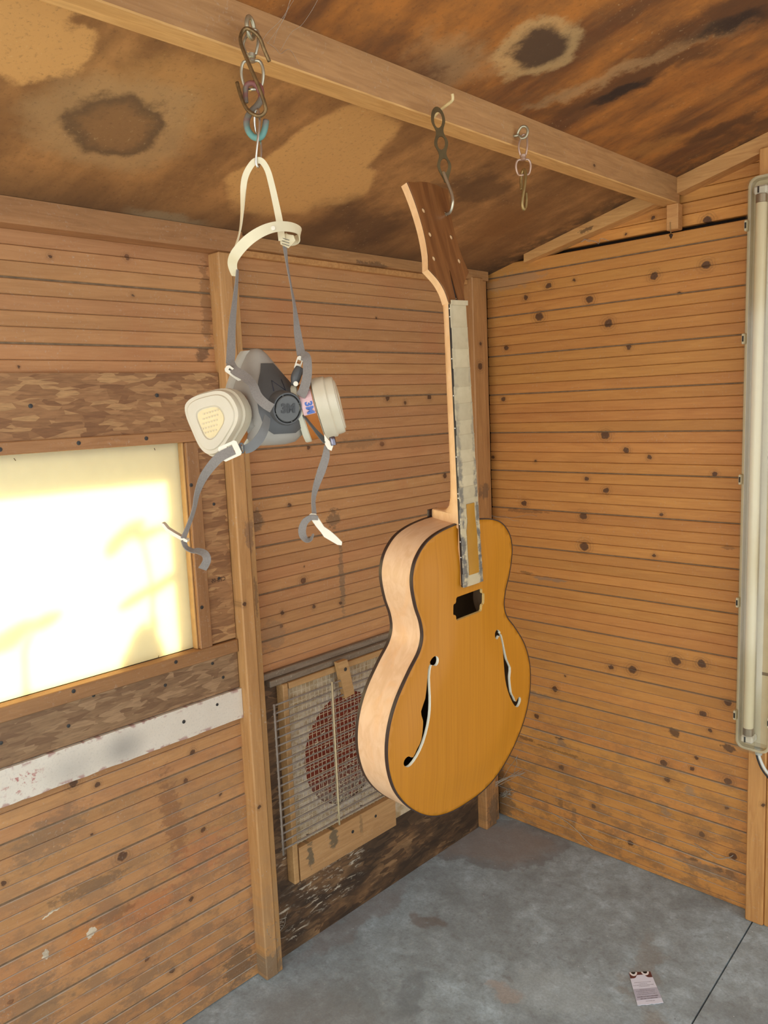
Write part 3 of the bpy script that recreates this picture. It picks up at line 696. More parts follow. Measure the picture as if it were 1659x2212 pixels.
wk = thing('wire_rack', 'grey wire rack standing across the mesh vent behind the guitar', 'rack', (.045,-.80,.32))
wirem = plain('dusty_grey_wire', (134,122,108), .7, .2, .2, 60)
wirem2 = plain('sprayed_wire', (190,172,132), .7, 0, .15, 60)
RX = .044
for k in range(19):
    z = .330 + .02145*k; tube('bar', [(RX,-.996,z), (RX,-.80,z+.0006), (RX,-.600,z)], .0024, wirem if (k < 6 or k > 16) else wirem, wk, 8, k=2)
for y, z0, z1, mt in ((-.996,.318,.722,wirem), (-.800,.318,.724,wirem2), (-.602,.318,.722,wirem)):
    tube('upright', [(RX+.0048, y, z0), (RX+.0048, y, .5*(z0+z1)), (RX+.0048, y, z1)], .0028, mt, wk, 8, k=2)
for y in (-.90, -.70): tube('standoff', [(RX, y, .330), (.0292, y, .325)], .0022, wirem, wk, 6, k=1)

tb = thing('turn_button', 'small wooden turn button screwed over the top edge of the mesh vent', 'latch', (.035,-.745,.67))
p = [(-.776,.770), (-.740,.770), (-.719,.668), (-.755,.664)]
slab('button', p, [], .0345, .049, M['ply'], tb, mapf=lambda x, y, z: (z, x, y), smooth=False)
box('spacer', (.0302,-.765,.742), (.0345,-.745,.756), M['ply'], tb, .001)
screw(tb, (.049,-.749,.745), (1,0,0), .0055)

# ------------------------------------------------------------------ fluorescent fitting on the right wall
ft = thing('fluorescent_fitting', 'long clear-covered fluorescent tube fitting mounted upright on the right wall', 'light', (.885,-.046,.50))
grey = plain('fitting_grey_plastic', (204,190,156), .45, var=.05); trayw = plain('fitting_tray_white', (218,206,172), .4, var=.04)
clear = NT('clear_cover'); tp_ = clear.n('ShaderNodeBsdfTransparent'); tp_.inputs[0].default_value = (.97,.965,.94,1); gl_ = clear.n('ShaderNodeBsdfGlossy'); gl_.inputs['Roughness'].default_value = .12; gl_.inputs[0].default_value = (.95,.93,.88,1)
mx_ = clear.n('ShaderNodeMixShader'); mx_.inputs[0].default_value = .07
clear.t.links.new(tp_.outputs[0], mx_.inputs[1]); clear.t.links.new(gl_.outputs[0], mx_.inputs[2]); clear.t.links.new(mx_.outputs[0], clear.t.nodes['Material Output'].inputs[0]); clear = clear.mat
def rrect(x0, x1, z0, z1, r, k=6):
    out = []
    for cx, cz, a0 in ((x1-r, z1-r, 0), (x0+r, z1-r, 90), (x0+r, z0+r, 180), (x1-r, z0+r, 270)):
        for i in range(k+1): a = R_(a0+90*i/k); out.append((cx+r*math.cos(a), cz+r*math.sin(a)))
    return out
FX0, FX1, FZ0, FZ1 = .838, .924, .508, 1.958
def ringbox(name, loops, mat, parent, caps=(True, True)):
    V = []; F = []; n = len(loops[0][0])
    for pts, y in loops: V += [(x, y, z) for x, z in pts]
    for i in range(len(loops)-1): F += [(i*n+k, i*n+(k+1) % n, (i+1)*n+(k+1) % n, (i+1)*n+k) for k in range(n)]
    if caps[0]: F.append(tuple(range(n)))
    if caps[1]: F.append(tuple((len(loops)-1)*n+k for k in range(n)))
    return mesh(name, V, F, mat, parent, 'auto')
ins = lambda d, r: rrect(FX0+d, FX1-d, FZ0+d, FZ1-d, r)
ringbox('housing', [(ins(.012,.014), -.0462), (ins(.004,.02), -.060), (ins(0,.022), -.070), (ins(0,.022), -.079), (ins(.006,.018), -.079), (ins(.008,.016), -.062)], grey, ft, (True, True))
box('gear_tray', (FX0+.014,-.0665,FZ0+.020), (FX1-.010,-.0625,FZ1-.020), trayw, ft, .001)
# clear cover: thin shell
ringbox('cover', [(ins(.001,.021), -.0795), (ins(.003,.020), -.092), (ins(.010,.016), -.118), (ins(.022,.010), -.126), (ins(.0235,.009), -.1245), (ins(.0115,.0145), -.1165), (ins(.0045,.0185), -.0915), (ins(.003,.019), -.0797)], clear, ft, (False, False))
V = [(x, y, z) for y in (-.126, -.1245) for x, z in rrect(FX0+.022, FX1-.022, FZ0+.022, FZ1-.022, .010)]; n = len(V)//2
mesh('cover_front', V, [tuple(range(n)), tuple(range(2*n-1, n-1, -1))] + [(i, (i+1) % n, n+(i+1) % n, n+i) for i in range(n)], clear, ft)
TX, TY = .874, -.092
glass = plain('tube_phosphor_glass', (236,222,184), .22, var=.02)
lathe('tube', [(.012,0), (.0128,.002), (.0128,FZ1-FZ0-.136), (.012,FZ1-FZ0-.134)], (TX,TY,FZ0+.067), (0,0,1), glass, ft, 20)
capm = plain('tube_end_cap', (168,152,128), .35, .7, .05)
for z0 in (FZ0+.047, FZ1-.067): lathe('end_cap', [(.0122,0), (.0132,.001), (.0132,.019), (.0122,.020)], (TX,TY,z0), (0,0,1), capm, ft, 20)
hold = plain('lampholder_white', (222,214,194), .4, var=.03); blk = plain('slot_black', (26,22,18), .6)
for z0, z1 in ((FZ0+.028,FZ0+.0468), (FZ1-.0468,FZ1-.028)):
    h_ = mesh('lamp_holder', *box_vf((TX-.016,-.104,z0), (TX+.015,-.0668,z1), .004), hold, ft)
    box('slot', (TX-.006,-.1047,z0+.002), (TX-.002,-.1038,z1-.002), blk, h_, 0)
for z in (1.845, 1.575, 1.225, .905, .600):
    for sx in (-1, 1):
        x0 = FX0-.0035 if sx < 0 else FX1-.0045
        c_ = mesh('clip', *box_vf((x0,-.094,z-.013), (x0+.008,-.066,z+.013), .002), grey, ft)
        box('clip_slot', (x0+.002,-.0945,z-.007), (x0+.006,-.0938,z+.007), blk, c_, 0)
pm = plain('print_grey', (120,112,96), .6)
for z in (1.58, 1.28, .72): box('print_mark', (FX1-.028,-.0672,z-.004), (FX1-.012,-.0666,z+.004), pm, ft, 0)
for z in (1.745, 1.655): box('print_mark', (FX1-.03,-.0672,z-.002), (FX1-.022,-.0666,z+.002), blk, ft, 0)
lathe('cable_gland', [(.011,-.006), (.011,.004), (.009,.007), (.009,.012), (.004,.012)], (.893,-.066,FZ0+.002), (0,0,-1), plain('gland_grey', (176,176,164), .5), ft, 16)
wc = thing('power_cord', 'pale power cord leaving the bottom of the fluorescent fitting', 'cord', (.893,-.066,.46))
tube('cable', [(.893,-.066,FZ0-.008), (.897,-.066,.485), (.912,-.066,.458), (.940,-.060,.432), (.985,-.052,.415), (1.06,-.048,.41)], .0042, plain('cord_white', (206,204,190), .4, var=.03), wc)
tube('earth_wire', [(.889,-.070,FZ0-.006), (.892,-.071,.486), (.907,-.071,.456), (.936,-.066,.428), (.982,-.058,.410), (1.06,-.054,.404)], .0022, blk, wc)

ft.rotation_euler = (0, R_(.35), 0)
# nail hanging below the purlin block
nl = thing('hanging_nail', 'bent rusty nail dangling below the block under the beam end', 'nail', (.632,-.034,1.862))
rust = plain('rust', (66,44,26), .7, .4, .25)
tube('shank', [(.630,-.0335,1.900), (.631,-.034,1.885), (.633,-.034,1.868)], .0011, plain('old_string', (150,116,70), .8), nl, 6)
lathe('head', [(.0012,.004), (.0058,.001), (.0046,-.002), (.0012,-.009)], (.633,-.034,1.866), (0,0,1), rust, nl, 6)

# torn card on the floor
cardw = plain('card_white', (224,226,236), .55, var=.03); cardg = plain('card_grey', (188,188,200), .55, var=.03); cardb = plain('card_brown', (96,52,46), .5, var=.1); wht = plain('card_ring', (236,232,226), .5, var=.02); inkc = plain('card_ink', (120,114,122), .6)
A, B, C_, D_ = Vector((.717,-.444,0)), Vector((.756,-.405,0)), Vector((.827,-.484,0)), Vector((.785,-.533,0))
ex = (B-A); ey = (D_-A)
cp = lambda s, t, z: tuple(A + ex*s*(1-t) + (C_-D_)*s*t + ey*t + Vector((0, 0, z)))
cd = thing('torn_card', 'small torn white card with a brown top lying on the concrete floor', 'card', tuple((A+C_)/2))
bot = [(s, 1+random.uniform(-.012, .012)) for s in np.linspace(1, 0, 12)]
slab('card', [(0,0), (.5,.0), (1,0)] + bot, [], .0006, .0014, cardw, cd, mapf=lambda x, y, z: cp(x, y, z + .004*max(0, .12-y)), smooth=False)
wave = [(x, .235 - .105*math.exp(-((x-.5)/.15)**2)) for x in np.linspace(1, 0, 25)]
slab('brown_print', [(0.005,.003), (.995,.003)] + [(min(.995, max(.005, a)), b) for a, b in wave], [], .0015, .0017, cardb, cd, mapf=lambda x, y, z: cp(x, y, z + .004*max(0, .12-y)), smooth=False)
slab('grey_print', [(.005,.52), (.995,.52), (.995,.86), (.005,.86)], [], .0015, .0017, cardg, cd, mapf=cp, smooth=False)
def ell(cx, cy, rx, ry, y0=.004, k=28): return [(cx+rx*math.cos(2*math.pi*i/k), max(y0, cy+ry*math.sin(2*math.pi*i/k))) for i in range(k)]
def half(cx, cy, rx, ry, k=16): return [(cx+rx*math.cos(math.pi*i/k), cy+ry*math.sin(math.pi*i/k)) for i in range(k+1)]
for cx in (.20, .74):
    slab('ring_print', half(cx, .006, .175, .115), [], .0018, .0020, wht, cd, mapf=lambda x, y, z: cp(x, y, z + .004*max(0, .12-y)), smooth=False)
    slab('dot_print', half(cx, .006, .10, .062), [], .0021, .0023, blk, cd, mapf=lambda x, y, z: cp(x, y, z + .004*max(0, .12-y)), smooth=False)
# faint printed lines, too small to read
for t_, s0_, s1_, th in ((.33,.12,.85,.012), (.38,.30,.66,.010), (.42,.05,.93,.012), (.46,.27,.73,.012), (.56,.25,.70,.012), (.60,.10,.86,.012), (.65,.14,.84,.010), (.70,.10,.92,.012), (.77,.08,.93,.026), (.83,.18,.86,.024), (.91,.36,.72,.010)):
    k = 14; 
    parts = []
    for i in range(k):
        a = s0_ + (s1_-s0_)*i/k; b = a + (s1_-s0_)/k*random.uniform(.55, .95); z = .0018
        parts.append(([cp(a, t_-th/2, z), cp(b, t_-th/2, z), cp(b, t_+th/2, z), cp(a, t_+th/2, z)], [(0,1,2,3)]))
    mesh('print_line', *join(parts), inkc, cd)

# ------------------------------------------------------------------ the guitar
GN = Vector((0.99804851, -0.017421, -0.05996401)); GU = Vector((0.01932702, 0.99932146, 0.03135424)); GV = Vector((0.0593771, -0.03245197, 0.99770799))
GP = Vector((.72, -1.07, .95)); GM = basis(GP, GU, GV, GN)
gt = bpy.data.objects.new('archtop_guitar', None); COL.objects.link(gt); gt.matrix_world = GM; gt.empty_display_size = .05
tag(gt, 'unfinished amber archtop guitar with taped fingerboard hanging by its headstock', 'guitar')
half_pts = [(0,-.247),(.045,-.2445),(.088,-.233),(.126,-.211),(.1615,-.178),(.188,-.14),(.202,-.10),(.2055,-.06),(.199,-.02),(.181,.02),(.150,.06),(.1245,.088),(.1150,.113),(.1185,.14),(.130,.17),(.1380,.205),(.1370,.230),(.127,.253),(.105,.274),(.075,.286),(.035,.2925),(0,.294)]
full = half_pts + [(-a, b) for a, b in half_pts[-2:0:-1]]
OUT = [(p.x, p.y) for p in cr([(a, b, 0) for a, b in full], 6, True)]
fh = [(-.0989,.0623),(-.1004,.064),(-.0950,.0698),(-.0873,.0723),(-.0812,.069),(-.0798,.0631),(-.0822,.0569),(-.0876,.0545),(-.0936,.0573),(-.0974,.0568),(-.1030,.0382),(-.1043,.0064),(-.1063,-.020),(-.1120,-.0451),(-.1246,-.0731),(-.1400,-.0944),(-.1535,-.1053),(-.1623,-.1055),(-.1690,-.0985),(-.1680,-.0909),(-.1618,-.0864),(-.1560,-.0875),(-.1488,-.0915),(-.1396,-.0782),(-.1304,-.0655),(-.1255,-.0391),(-.1260,-.0292),(-.1287,-.0143),(-.1172,.0053),(-.1107,.030),(-.1075,.0449),(-.1040,.0575)]
FHL = [(p.x, p.y) for p in cr([(a, b, 0) for a, b in fh], 2, True)]; FHR = [(-a, b) for a, b in FHL[::-1]]
PK0 = [(-.0365,.1665),(.0365,.1665),(.0370,.1560),(.0437,.1555),(.0437,.1352),(.0370,.1345),(.0360,.1235),(-.0360,.1235),(-.0370,.1345),(-.0437,.1352),(-.0437,.1555),(-.0370,.1560)]
def chaik(P, n=2, r=.25):
    for _ in range(n):
        Q = []
        for i in range(len(P)):
            a, b = np.array(P[i]), np.array(P[(i+1) % len(P)]); L_ = np.linalg.norm(b-a); k = min(r, .0025/L_)
            Q += [tuple(a+(b-a)*k), tuple(b-(b-a)*k)]
        P = Q
    return P
PK = chaik(PK0, 1)
def arch(V, H=.0085):
    d = segdist(V, OUT); t = np.clip((d-.004)/.085, 0, 1); return H*t*t*(3-2*t)
def amber():
    t = NT('amber_spruce_top'); o = t.obj()
    g = t.noise(t.map(o, sc=(240, 3, 1)), 1, 4, .6, .3); g2 = t.noise(t.map(o, sc=(22, .8, 1)), 1, 3)
    sx = t.math('ABSOLUTE', t.sep(o)[0])
    col = t.ramp(g, [(.3, lin((172,108,16))), (.7, lin((188,122,24)))])
    col = t.mix(t.mr(g2, .35, .65, 0, .35), col, lin((184,116,18)))
    col = t.mix(t.math('MULTIPLY', t.mr(g, .62, .74), .25), col, lin((150,84,14)))
    return t.done(col, .42, Specular_IOR_Level=.35)
def maple(name, axis=1, c0=(212,168,124), c1=(224,184,142)):
    t = NT(name); o = t.obj(); s = [20, 20, 20]; s[axis] = 5
    f = t.noise(t.map(o, sc=(14, 30, 60)), 1, 4, .6, .8); w = t.noise(t.map(o, sc=tuple(s)), 1.2, 3, .5, 1.2)
    col = t.mix(t.mr(f, .3, .7), lin(c0), lin(c1)); col = t.mix(t.mr(w, .52, .72, 0, .45), col, lin((224,168,112)))
    return t.done(col, .45)
M['amber'] = amber(); M['maple'] = maple('figured_maple'); M['neckw'] = maple('neck_maple', 1, (224,176,122), (234,190,138))
bind = plain('dark_binding', (52,36,28), .4, var=.25, scale=200); cream = plain('ivory_lining', (246,238,212), .5, var=.04); inner = plain('shaded_bare_inside', (92,66,36), .8, var=.15)
top, TV, TL, Th = slab('top', OUT, [FHL, FHR, PK], -.0055, 0, [M['amber']], gt, step=.0085, hole_walls=False, hfun=arch, smooth=True)
for li, (nm_, mt) in ((1, ('f_hole_lining', cream)), (2, ('f_hole_lining', cream)), (3, ('pickup_hole_lining', plain('raw_spruce', (226,186,112), .6)))):
    l = TL[li]; pts = [(TV[i][0], TV[i][1]) for i in l]; hh = [Th[i] for i in l]; n = len(l); c = np.mean(pts, 0)
    # thin wall standing in the hole, a hair inside the cut
    va = [(x, y, h) for (x, y), h in zip(pts, hh)] + [(x, y, h-.0056) for (x, y), h in zip(pts, hh)]
    mesh(nm_, va, [(i, (i+1) % n, n+(i+1) % n, n+i) for i in range(n)], mt, gt)
def offs(P, d):
    P = np.array(P); T = np.roll(P, -1, 0)-np.roll(P, 1, 0); T /= np.linalg.norm(T, axis=1)[:, None]; N_ = np.c_[T[:, 1], -T[:, 0]]
    if ((P-P.mean(0))*N_).sum() < 0: N_ = -N_
    return [tuple(q) for q in P + N_*d]
DEP = .072
loops = [(offs(OUT, 0), -.0056), (offs(OUT, .0), -DEP*.5), (offs(OUT, 0), -DEP), (offs(OUT, -.003), -DEP), (offs(OUT, -.003), -.0056)]
V = [(x, y, z) for P_, z in loops for x, y in P_]; n = len(OUT)
mesh('rim', V, [((i % 5)*n+k, (i % 5)*n+(k+1) % n, ((i+1) % 5)*n+(k+1) % n, ((i+1) % 5)*n+k) for i in range(5) for k in range(n)], M['maple'], gt, 'auto')
slab('back', OUT, [], -DEP-.0045, -DEP, [maple('back_maple')], gt, step=.012, hfun=lambda V_: -arch(V_, .012), smooth=True)
mesh('inner_back_shade', [(x, y, -DEP+.0005) for x, y in offs(OUT, -.004)], [tuple(range(n))], inner, gt)  # bare wood sheet over the back, coloured dark for shade inside the body
def binding(z0, z1):
    loops = [(offs(OUT, .0007), z0), (offs(OUT, .0007), z1), (offs(OUT, -.0013), z1), (offs(OUT, -.0013), z0)]
    V = [(x, y, z) for P_, z in loops for x, y in P_]
    return mesh('binding', V, [(i*n+k, i*n+(k+1) % n, ((i+1) % 4)*n+(k+1) % n, ((i+1) % 4)*n+k) for i in range(4) for k in range(n)], bind, gt, 'auto')
binding(-.0056, .0005); binding(-DEP-.0050, -DEP+.0012)
# fingerboard plane: from w=.018 at v=.184 to w=-.014 at v=.660
FB = lambda v: .018 - .0672*(v-.184)
FW = lambda v: .0277 - (.0277-.0203)*(v-.184)/.476
# neck with heel, lofted in D sections
rings = []
for v_, t_, wm in ((.186,.0085,.86),(.20,.010,.9),(.285,.012,.94),(.2925,.012,.94)):
    w0 = FB(v_)-.0055; u = FW(v_)*wm; zb = max(w0-t_, .0035) if v_ < .29 else w0-t_
    rings.append([(-u, v_, w0), (u, v_, w0), (u, v_, zb), (-u, v_, zb)])
mesh('fingerboard_support', *loft_vf(rings), M['neckw'], gt, 'auto')
rings = []
for v_, t_, k_ in ((.2932,.080,.55),(.306,.079,.55),(.3085,.0775,.56),(.3095,.072,.6),(.3105,.050,.72),(.314,.040,.8),(.321,.032,.88),(.335,.0265,.95),(.360,.0228,1),(.42,.0215,1),(.50,.0205,1),(.58,.0195,1),(.635,.0185,1),(.655,.0190,1),(.672,.0200,1.02)):
    w0 = FB(v_)-.0055; u = FW(v_)*.98; ring = [(u, v_, w0), (-u, v_, w0)]
    for a in np.linspace(180, 360, 13)[0:]:
        ca, sa = math.cos(R_(a)), math.sin(R_(a)); e = .62
        uu_ = u*math.copysign(abs(ca)**e, ca); dd = abs(sa)**(.8)
        wd = k_ + (1-k_)*(1-dd)
        ring.append((uu_*wd, v_, w0-.002-(t_-.002)*dd))
    rings.append(ring)
mesh('neck', *loft_vf(rings), M['neckw'], gt, 'auto')
box('heel_cap', (-.013,.2945,FB(.30)-.0055-.0835), (.013,.3075,FB(.30)-.0055-.0792), bind, gt, .001)
# fingerboard, tapes, dots
eb = plain('ebony', (34,28,24), .5, var=.2)
VT = .6615
rings = []
for v_ in (.184, VT):
    u = FW(v_); rings.append([(-u, v_, FB(v_)-.0052), (-u, v_, FB(v_)-.001), (-u*.6, v_, FB(v_)), (0, v_, FB(v_)+.0005), (u*.6, v_, FB(v_)), (u, v_, FB(v_)-.001), (u, v_, FB(v_)-.0052)])
mesh('fingerboard', *loft_vf(rings), eb, gt)
def tape_mat():
    t = NT('masking_tape'); o = t.obj(); s = t.sep(o); rn = t.rand()
    col = t.mix(t.noise(t.map(o, sc=(60, 60, 10)), 1, 4), lin((168,150,114)), lin((192,174,136)))
    hs = t.n('ShaderNodeHueSaturation'); t.put(hs.inputs['Color'], col); t.put(hs.inputs['Value'], t.mr(rn, 0, 1, .9, 1.1, False)); col = hs.outputs[0]
    edge = t.mr(t.math('ABSOLUTE', t.math('ADD', s[0], t.math('MULTIPLY', t.math('SUBTRACT', t.noise(o, 90, 3), .5), .016))), .013, .019)
    low = t.mr(s[1], .28, .62, 1, .15)
    col = t.mix(t.math('MULTIPLY', t.math('MULTIPLY', edge, low), t.mr(t.noise(o, 60, 3), .38, .55, 0, .85)), col, lin((84,80,74)))
    return t.done(col, .55)
tm = tape_mat()
fv = [VT] + [.660-.645*(1-2**(-q/12)) for q in range(1, 23)]
fv = [q for q in fv if q > .20] + [.1845]
for i in range(len(fv)-1):
    a, b = fv[i], fv[i+1]; rings = []
    e0, e1 = random.uniform(-.0008, .0006), random.uniform(-.0008, .0006); lift = .00035 + .00025*(i % 2)
    for v_, up_ in ((a+.0006, .0010), (a-.0015, .0004), ((a+b)/2, .0002), (b+.0015, .0004), (b-.0006, .0010)):
        u = FW(v_)+.0002; z = FB(v_)+lift+up_
        top_ = [(-u-e0, v_, z-.0022), (-u*.96-e0*.5, v_, z-.0007), (-u*.5, v_, z), (0, v_, z+.0004), (u*.5, v_, z), (u*.96+e1*.5, v_, z-.0007), (u+e1, v_, z-.0022)]
        rings.append(top_ + [(x, y, z_-.0003) for x, y, z_ in top_[::-1]])
    mesh('tape_strip', *loft_vf(rings), tm, gt, 'auto')
box('tape_strip', (-.0215,VT-.001,FB(VT)+.0005), (.0215,VT+.007,FB(VT)+.0030), tm, gt, .0004)
def uncovered():
    t = NT('amber_lacquer_strip'); col = t.mix(t.noise(t.obj(), 30, 3), lin((150,100,16)), lin((174,122,30))); return t.done(col, .35)
rings = []
for v_ in np.linspace(.203, .327, 9):
    k = .0115 + .003*(v_ < .29); jx = random.uniform(-.0008, .0008); z = FB(v_)+.0024
    rings.append([(-k+jx+.002, v_, z-.0004), (0, v_, z+.0003), (k+jx, v_, z-.0002), (k+jx, v_, z-.0009), (0, v_, z-.0005), (-k+jx+.002, v_, z-.0011)])
mesh('amber_strip', *loft_vf(rings), uncovered(), gt, 'auto')
pearl = plain('side_dot_white', (226,222,206), .3)
for i in (0, 1, 3, 5, 7, 9, 12, 12.4, 15, 17, 19):
    v_ = .660-.645*(1-2**(-(i-.5)/12)) if i else .655; u = FW(v_)
    lathe('side_dot', [(.0012,0), (.0010,.0004), (0,.0005)], (-u, v_, FB(v_)-.0030), (-1,0,0), pearl, gt, 8)
# headstock
PHI = math.atan(.32); cph, sph = math.cos(PHI), math.sin(PHI)
HS = lambda x, y, z: (x, .665+(y-.665)*1.0 - z*sph*-1*0 + z*sph, -.016-.32*(y-.665)+z*cph)
hh = [(.0205,.6655),(.0235,.684),(.0330,.701),(.0510,.7178),(.0425,.745),(.0390,.780),(.0412,.815),(.0460,.842),(.0505,.858)]
hp = [(p.x, p.y) for p in cr([(a, b, 0) for a, b in hh[:4]], 5)] + [(p.x, p.y) for p in cr([(a, b, 0) for a, b in hh[3:]], 5)][1:]
tp = [(.035,.8590),(.018,.8625),(0,.8635)]
HO = hp + tp + [(-a, b) for a, b in tp[-2::-1]] + [(-a, b) for a, b in hp[::-1]]
PEG = [(s*x, y) for x, y in ((.0325,.7354),(.0270,.7750),(.0285,.8140)) for s in (-1, 1)]
PH = [[(x+.0042*math.cos(2*math.pi*k/14), y+.0042*math.sin(2*math.pi*k/14)) for k in range(14)] for x, y in PEG]
SLOT = [(-.0030,.668),(.0030,.668),(.0022,.700),(.0006,.718),(-.0006,.718),(-.0022,.700)]
rose = NT('headstock_veneer'); o_ = rose.obj(); g_ = rose.noise(rose.map(o_, sc=(90, 7, 20)), 1, 5, .6, .5)
rose = rose.done(rose.mix(rose.mr(g_, .3, .7), lin((104,62,30)), lin((130,82,42))), .3)
hb, *_ = slab('headstock', HO, [], -.0165, -.0032, M['neckw'], gt, mapf=HS, smooth=False)
slab('black_line', HO, [], -.0032, -.0024, blk, gt, mapf=HS, smooth=False)
slab('veneer', HO, PH+[SLOT], -.0024, 0, rose, gt, mapf=HS, smooth=False)
pegm = plain('bare_peg_hole', (214,172,120), .6)
for x, y in PEG:
    c = Vector(HS(x, y, -.0024)); lathe('peg_hole', [(.0041,.0), (.0041,.0006), (.0018,.0006), (.0016,.0003), (0,.0003)], c, (0, sph, cph), pegm, gt, 14)
slab('truss_rod_slot', SLOT, [], -.0024, -.0021, blk, gt, mapf=HS, smooth=False)

# ------------------------------------------------------------------ hooks and chains
steel = plain('dull_zinc', (176,166,136), .38, .75, .12, 120); brass = plain('old_brass', (150,124,76), .42, .7, .2, 90); bronze = plain('flaking_bronze', (112,90,58), .45, .7, .45, 160)
dkbr = plain('dark_bronze', (92,76,48), .35, .8, .2, 60); wire = plain('bright_wire', (206,198,182), .25, .9, .05); nickel = plain('nickel', (190,182,156), .3, .8, .1)
def ring_pts(C, ax, rx, ry, upv, k=20):
    ax = Vector(ax).normalized(); u_ = (Vector(upv)-ax*Vector(upv).dot(ax)).normalized(); s_ = ax.cross(u_)
    return [Vector(C) + s_*rx*math.cos(2*math.pi*i/k) + u_*ry*math.sin(2*math.pi*i/k) for i in range(k)]
# 1: mask hanger. d = depth from camera of the plumb line
D1 = 1.085
e1 = thing('eye_screw', 'zinc eye screw in the beam holding the respirator hooks', 'eye screw', at(541,60,D1))
mesh('eye', *tube_vf(ring_pts(at(541,60,D1), TOCAM*.35+RIGHT*.95, .010, .0135, UP), .0030, 8, True), steel, e1, True)
tube('shank', [at(540,66,D1+.004), onx(538,68,PUX-.004)], .0028, steel, e1, 8, k=1)
sw = thing('swivel', 'silver swivel link behind the long bronze hook above the respirator', 'swivel', at(548,150,D1))
def swivel(root, top, mid, bot, w1, w2, d, mt, r=.0021):
    """upper loop, turning barrel, lower D ring. pixel stations"""
    a, b, c = at(*top, d), at(*mid, d), at(*bot, d); s_ = RIGHT; h1 = (a-b).length
    mesh('loop', *tube_vf(cr([b+s_*w1*.6+UP*.002, b+s_*w1+UP*h1*.45, a+s_*w1*.6-UP*h1*.08, a, a-s_*w1*.6-UP*h1*.08, b-s_*w1+UP*h1*.45, b-s_*w1*.6+UP*.002], 5), r, 8), mt, root, True)
    lathe('barrel', [(.0042,.004), (.0062,.003), (.0062,-.001), (.0045,-.002), (.0056,-.004), (.0056,-.007), (.003,-.008)], b, (0,0,1), mt, root, 16)
    h2 = (b-c).length; t_ = b-UP*.006
    mesh('d_ring', *tube_vf(cr([t_, t_-UP*.001+s_*w2*.75, t_-UP*h2*.35+s_*w2, t_-UP*h2*.75+s_*w2*.7, c, t_-UP*h2*.75-s_*w2*.7, t_-UP*h2*.35-s_*w2, t_-UP*.001-s_*w2*.75], 5, True), r*1.05, 8, True), mt, root, True)
swivel(sw, (547,64), (543,122), (546,193), .010, .015, D1+.004, nickel)
sk = thing('s_hook', 'long bronze S hook with flaking finish hanging from the left eye screw', 'hook', at(548,160,D1-.008))
mesh('rod', *tube_vf(cr([at(x, y, d) for x, y, d in ((582,133,1.085),(571,108,1.080),(561,82,1.076),(545,66,1.074),(530,62,1.074),(521,75,1.073),(520,92,1.070),(530,120,1.068),(545,155,1.066),(560,190,1.066),(572,225,1.068),(573,240,1.070),(563,250,1.072),(548,247,1.074),(533,235,1.076),(522,212,1.079),(512,178,1.082))], 5), .0026, 8), bronze, sk, True)
oh = thing('open_hook', 'thick weathered red and green hook on the swivel ring', 'hook', at(550,235,D1))
def patina():
    t = NT('red_green_patina'); n1 = t.noise(t.pos(), 40, 3); n2 = t.noise(t.map(t.pos(), (3,3,3)), 32, 3); z = t.sep(t.pos())[2]
    z0 = at(550,290,D1).z
    col = t.mix(t.mr(n1, .4, .6), lin((112,100,82)), lin((128,72,62)))
    col = t.mix(t.math('MULTIPLY', t.mr(z, z0-.004, z0+.03, 1, 0), t.mr(n2, .35, .55)), col, lin((98,144,132)))
    return t.done(col, .6)
mesh('rod', *tube_vf(cr([at(x, y, d) for x, y, d in ((561,200,1.092),(556,188,1.088),(545,180,1.085),(533,184,1.085),(530,200,1.087),(531,222,1.088))], 5), .0036, 8), patina(), oh, True)
mesh('hook_rod', *tube_vf(cr([at(x, y, d) for x, y, d in ((548,178,1.092),(562,190,1.092),(564,212,1.092),(556,228,1.090),(541,243,1.088),(533,260,1.088),(535,280,1.088),(548,296,1.088),(563,296,1.086),(571,282,1.085),(575,260,1.085))], 5), .0044, 10), oh.children[0].data.materials[0], oh, True)
wlk = thing('wire_link', 'long thin bright wire link holding the respirator head strap', 'link', at(556,300,D1))
mesh('wire', *tube_vf(cr([at(x, y, d) for x, y, d in ((557,237,1.080),(561,260,1.078),(557,300,1.076),(553,345,1.080),(556,360,1.083),(560,356,1.088),(564,330,1.090),(562,300,1.092),(553,285,1.093),(550,260,1.089),(552,242,1.084))], 5, True), .0017, 8, True), wire, wlk, True)

# 2: guitar hanger
lh = thing('l_hook', 'cream angled screw hook in the beam above the guitar', 'hook', at(950,240,1.385))
mesh('rod', *tube_vf(cr([Vector((PUX-.003,-1.0225,1.945)), at(945,243,1.385), at(958,232,1.37), at(975,219,1.35), at(978,212,1.345), at(977,203,1.343)], 5), .0027, 8), plain('cream_screw', (212,186,130), .45), lh, True)
hole_w = GM @ Vector(HS(.0285, .8140, 0))
hd = (hole_w - CAM_C).dot(CAM_F)
st = thing('hanger_strip', 'wavy bronze strip with three oval holes hanging the guitar', 'hanger', at(952,300,hd))
pl = [(-19,-0)]
ax_x, ax_y = RIGHT, UP
